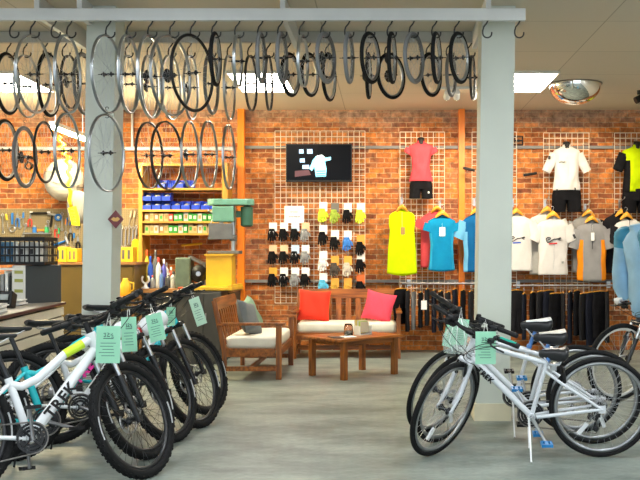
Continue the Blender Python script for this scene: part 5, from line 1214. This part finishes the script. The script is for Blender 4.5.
MB().box((0, 0, .012), (.3, .3, .02)).box((0, .14, .16), (.3, .014, .3)).box((-.145, 0, .12), (.012, .3, .22)).box((.145, 0, .12), (.012, .3, .22)).box((0,0,.33),(.32,.32,.02)).build('frame', PAPER, fx)
for i in range(6): MB().box((-.11+.042*i, .0, .15+.01*(i % 3)), (.026, .24, .24)).build('folder', [PAPER, mat('folder_grey', (.35,.36,.36), .6), TK, mat('folder_red', (.6,.05,.06), .6)][(0,1,0,2,0,3)[i]], fx)
ph = thing('card_terminal', 'black card terminal standing in front of the file rack on the counter', 'terminal', (PX(8, 8.4), 8.35, CT)); MB().box((0, 0, .07), (.15, .12, .14), Matrix.Rotation(rad(-20), 3, 'X')).build('case', TK, ph, bevel=.01); MB().box((0, -.075, .1), (.1, .006, .05), Matrix.Rotation(rad(-20), 3, 'X')).build('screen', mat('lcd_grey', (.25,.28,.27), .3), ph)
for i, (px, Y, n_) in enumerate(((22, 8.75, 5), (2, 7.6, 7))):
    t = thing('paper_stack', ('low stack of white papers in front of the computer tower', 'stack of white papers at the left edge of the counter')[i], 'papers', (PX(px, Y)-.1, Y, CT), rad(10))
    for k in range(n_): MB().box((rg.uniform(-.01,.01), rg.uniform(-.01,.01), .006+.011*k), (.22, .28, .009)).build('sheet', PAPER if k % 3 else mat('folder_grey', (.35,.36,.36), .6), t)
# black crate on the tower and file rack
ck = thing('plastic_crate', 'black slotted plastic crate of packets on top of the file rack and tower', 'crate', (PX(10, 9.0), 9.3, CT+.37))
cw, cd, ch = .56, .36, .265
mb = MB(); mb.box((0,0,.008),(cw,cd,.016))
for y in (-cd/2, cd/2):
    for z in (.02, .09, .17, .25): mb.box((0, y, z), (cw, .01, .018 if z < .2 else .035))
    for i in range(13): mb.box((-cw/2+cw*i/12, y, ch/2), (.011, .009, ch))
for x in (-cw/2, cw/2):
    for z in (.02, .09, .17, .25): mb.box((x, 0, z), (.01, cd, .018 if z < .2 else .035))
    for i in range(8): mb.box((x, -cd/2+cd*i/7, ch/2), (.009, .011, ch))
mb.build('crate_shell', BLACK, ck)
for i in range(9):
    x = -.24+.055*i; blue = i in (1, 2, 3); t = thing('packet', f'{"blue" if blue else "white"} packet standing in the black crate, {ORD[i]} from the left', 'packet', (ck.location.x+x*.95, ck.location.y-.04+.02*(i % 3), ck.location.z+.018), 0, 'packets in the black crate')
    MB().box((0, 0, .1), (.042, .2, .2+.01*(i % 2))).build('packet_body', mat('packet_blue', (.12,.3,.5), .4) if blue else mat('packet_silver', (.45,.46,.46), .35) if i % 2 else PAPER, t); MB().box((0, -.102, .11), (.03, .004, .05)).build('packet_label', INK if i % 2 else PAPER, t)
# diamond sign on the column
ds = thing('diamond_sign', 'small dark red diamond sign with gold emblem on the left column', 'sign', tuple(P(115.8, 219.3, 7.598)))
k_ = 7.6/F
MB().prism([(0, 9.2*k_), (8*k_, 0), (0, -9.2*k_), (-8*k_, 0)], .012).build('plate', mat('sign_maroon', (.12,.012,.015), .4), ds)
mb = MB(); mb.prism([(-4.6*k_, 0), (-2*k_, 2.2*k_), (0, 1.2*k_), (2*k_, 2.4*k_), (4.6*k_, .2*k_), (1.6*k_, -2.2*k_), (-1.8*k_, -2*k_)], .004, Matrix.Translation((0, -.008, 0))); mb.build('emblem', mat('sign_gold', (.6,.33,.08), .4), ds)
# small dark rods and clip on the wall grids
def rod(px, py, dx, dz, label):
    t = thing('display_rod', label, 'rod', tuple(P(px, py, 12.95)), 0, 'dark rods on the grids')
    a, b = Vector((-dx/2, -.05, -dz/2)), Vector((dx/2, -.05, dz/2))
    MB().cyl(a, b, .019, n=12).build('grip', BLACK, t); MB().tube([Vector((0,-.05,0)), Vector((0, GY-12.95, 0))], .008, 6).build('arm', STEEL, t)
rod(468.5, 169.5, .16, -.035, 'short black rod on the wall right of the right orange post'); rod(529.5, 174.5, .18, .03, 'short black rod on the wall left of the white jersey mannequin')
cl_ = thing('wall_buckle', 'black buckle shaped clip on the brick just right of the right column', 'clip', tuple(P(518.5, 140.5, WY-.04)))
MB().tube([(-.055,0,-.06),(.055,0,-.06),(.055,0,.06),(-.055,0,.06)], .012, 6, closed=True).box((0,0,0),(.11,.02,.02)).box((0,.02,0),(.03,.04,.03)).build('loop', BLACK, cl_)
# ------------------------------------------------------------------ jacketed mannequin on the far right bicycle
JK = mat('jacket_blue', (.27,.48,.68), .7, noise=.12, nscale=6, bump=.8); JD = mat('jacket_dark_blue', (.03,.24,.4), .6, noise=.15, nscale=14)
sp = pf['_saddle']; bar = pf['_bar']
rm = thing('rider_mannequin', 'mannequin in a pale blue jacket leaning on the handlebar at the right edge', 'mannequin', tuple(sp))
O = Vector(sp); f_ = (bar-O); f_.z = 0; f_.normalize(); lf = Vector((-f_.y, f_.x, 0))
shc = Vector((PX(638, 8.6), 8.62, PZ(232, 8.6))); hip = bar-f_*.2; hip.z = bar.z-.06
mb = MB(); rings = []
for q, w_, d_ in ((0,.2,.2),(.03,.21,.225),(.2,.21,.21),(.45,.2,.17),(.7,.2,.15),(.88,.2,.13),(.97,.14,.09),(1.03,.07,.06),(1.12,.055,.055)):
    c = hip.lerp(shc, q)+Vector((0,0,.05*math.sin(q*pi))); ax = (shc-hip).normalized(); nrm = ax.cross(lf).normalized()
    rings.append([c-O+lf*w_*math.cos(a)+nrm*d_*math.sin(a)*(1+.06*math.sin(3*a+q*9)+.05*math.sin(7*a-q*5)) for a in [2*pi*j/24 for j in range(24)]])
mb.loft(rings); body = mb.build('jacket', JK, rm)
for s in (1, -1):
    shd = shc+lf*.19*s-Vector((0,0,.05)); hand = bar+lf*.24*s+Vector((0,0,.03)); el = shd.lerp(hand, .5)+Vector((0,0,-.03))+lf*.05*s
    mb = MB(); mb.tube([shd-O, shd.lerp(el,.5)-O+Vector((0,0,.01)), el-O, el.lerp(hand,.5)-O, hand-O-f_*.05+Vector((0,0,.02))], [.1,.09,.085,.085,.075], 16); mb.build('sleeve', JK, rm)
    mb = MB(); mb.tube([shd-O+Vector((0,0,.045)), shd.lerp(el,.28)-O], [.102,.1], 16); mb.ell(shd-O+Vector((0,0,.01)), (.11,.11,.1), 14, 8); mb.build('shoulder_panel', JD, rm)
    hn = MB(); pc = hand-O
    hn.tube([pc-f_*.06+Vector((0,0,.02)), pc-f_*.01+Vector((0,0,.02)), pc+f_*.03+Vector((0,0,.015))], [.03,.042,.038], 10, flat=.6)
    for k in range(4):
        b0 = pc+f_*.03+lf*(-.033+.022*k)+Vector((0,0,.015)); hn.tube([b0, b0+f_*.032+Vector((0,0,-.008)), b0+f_*.03+Vector((0,0,-.035)), b0+f_*.005+Vector((0,0,-.05))], [.012,.0115,.011,.01], 7)
    hn.tube([pc-f_*.01-lf*.035*s, pc+f_*.0-lf*.05*s+Vector((0,0,-.015)), pc+f_*.01-lf*.045*s+Vector((0,0,-.045))], [.013,.012,.01], 7); hn.build('hand', FWHITE, rm)
    MB().tube([shd.lerp(el,.35)-O-f_*.0+lf*.092*s, el-O+lf*.083*s, el.lerp(hand,.6)-O+lf*.08*s], .005, 5).build('piping', mat('piping_pink', (.7,.25,.3), .6), rm)
# crumpled clear bag over the right row handlebars
bg = thing('plastic_bag', 'crumpled clear plastic bag around the cards at the right row handlebars', 'plastic bag', tuple(P(459, 318, RB[1]['_bar'].y-.12)))
mb = MB(); s_ = F/bg.location.y; rings = []
for i in range(11):
    f = i/10; w_ = (.02+.1*math.sin(min(1, f*1.5)*pi/2))*(1-.25*f); rr_ = []
    for j in range(26): a = 2*pi*j/26; q = 1+.16*math.sin(5*a+f*7)+.1*math.sin(9*a-f*5); rr_.append(Vector((w_*q*math.cos(a), .55*w_*q*math.sin(a), -.24*f)))
    rings.append(rr_)
mb.loft(rings); mb.build('film', mat('clear_film', (.75,.85,.8), .2, alpha=.28), bg)
mb = MB()
for px_ in (-.06, -.02, .03): mb.tube([(px_*.3, -.04, .0), (px_*.8, -.075, -.06), (px_*1.2, -.08, -.15), (px_*.8, -.06, -.22)], .0035, 4)
mb.build('film_fold', mat('film_white', (.8,.88,.85), .4), bg)

# more clutter of the workshop: yellow apron, jars and small parts on the bench
ap = thing('yellow_apron', 'yellow cloth apron hanging between the column and the bin shelf', 'apron', tuple(P(136, 239, 12.9)))
mb = MB(); mb.loft([ring(0, 0, -.5*f, w_, .03, 20, .15, f*5) for f, w_ in ((0,.03),(.06,.055),(.3,.065),(.7,.075),(1,.07))]); mb.build('apron_cloth', cloth('apron_yellow', (.75,.48,.02)), ap)
MB().tube([(0,0,-.01),(0,.02,.05),(0,WY-.03-12.9,.06)], .004, 5).build('strap', TK, ap)
for i, (px, Y, h, r, col, cap, lab) in enumerate(((152.5,12.25,.17,.03,(.3,.32,.33),(.6,.1,.05),'small steel can with red cap by the white clamp'),(161.5,12.28,.24,.026,(.1,.2,.45),(.1,.1,.1),'slim blue can in front of the tall bottles'),
  (166.5,12.6,.33,.032,(.55,.56,.58),(.2,.2,.2),'tall steel can behind the violet bottle'),(177,12.3,.2,.04,(.02,.02,.02),(.3,.3,.3),'black jar left of the green grinder'),(180.5,12.5,.26,.035,(.35,.33,.3),(.05,.05,.05),'tan spray can left of the green grinder'),
  (171,12.62,.27,.03,(.5,.08,.04),(.8,.8,.75),'red spray can at the back of the workbench'),(148.8,12.72,.36,.03,(.2,.35,.2),(.05,.05,.05),'dull green bottle at the back left of the workbench'))):
    bottle(px, h, r, col, cap, lab, Y)
for i, (px, col, lab) in enumerate(((204, (.35,.36,.36), 'grey wrench lying on the workbench right of the grinder'), (183.5, (.6,.1,.04), 'red handled tool lying at the front of the workbench'))):
    t = thing('hand_tool', lab, 'tool', (PX(px, 12.2), 12.2, BT+.012), rad(30+40*i), 'tools lying on the workbench')
    MB().cyl((-.12,0,0), (0,0,0), .012, .014).build('handle', mat('lying_tool_%d' % i, col, .4), t); MB().box((.06,0,0), (.12,.012,.008)).cyl((.12,0,-.006),(.12,0,.006),.02).build('tool_head', STEEL, t)
for i, (px, py, kd, L, hm, lab) in enumerate(((6,214,'screwdriver',15,TYL,'yellow screwdriver leftmost on the pegboard'),(2.5,214,'wrench',18,STEEL,'steel wrench at the left edge of the pegboard'),(30.5,214,'pliers',13,TR,'red pliers right of the blue tools on the pegboard'),(48,221,'wrench',9,STEEL,'tiny wrench above the ledge of cans'),
  (76.5,212,'wrench',15,STEEL,'steel wrench beside the left column top of the pegboard'),(59,228,'screwdriver',14,TG,'green screwdriver below the blue tape tool'),(65.5,232,'wrench',13,STEEL,'short wrench above the yellow cases'),(79.5,222,'screwdriver',13,TK,'black screwdriver touching the column edge on the pegboard'),(69.5,213,'pliers',12,TB,'blue pliers right of the tape tool on the pegboard'))):
    tool(kd, px, py, L, hm, lab, rad((i*23 % 17)-8))
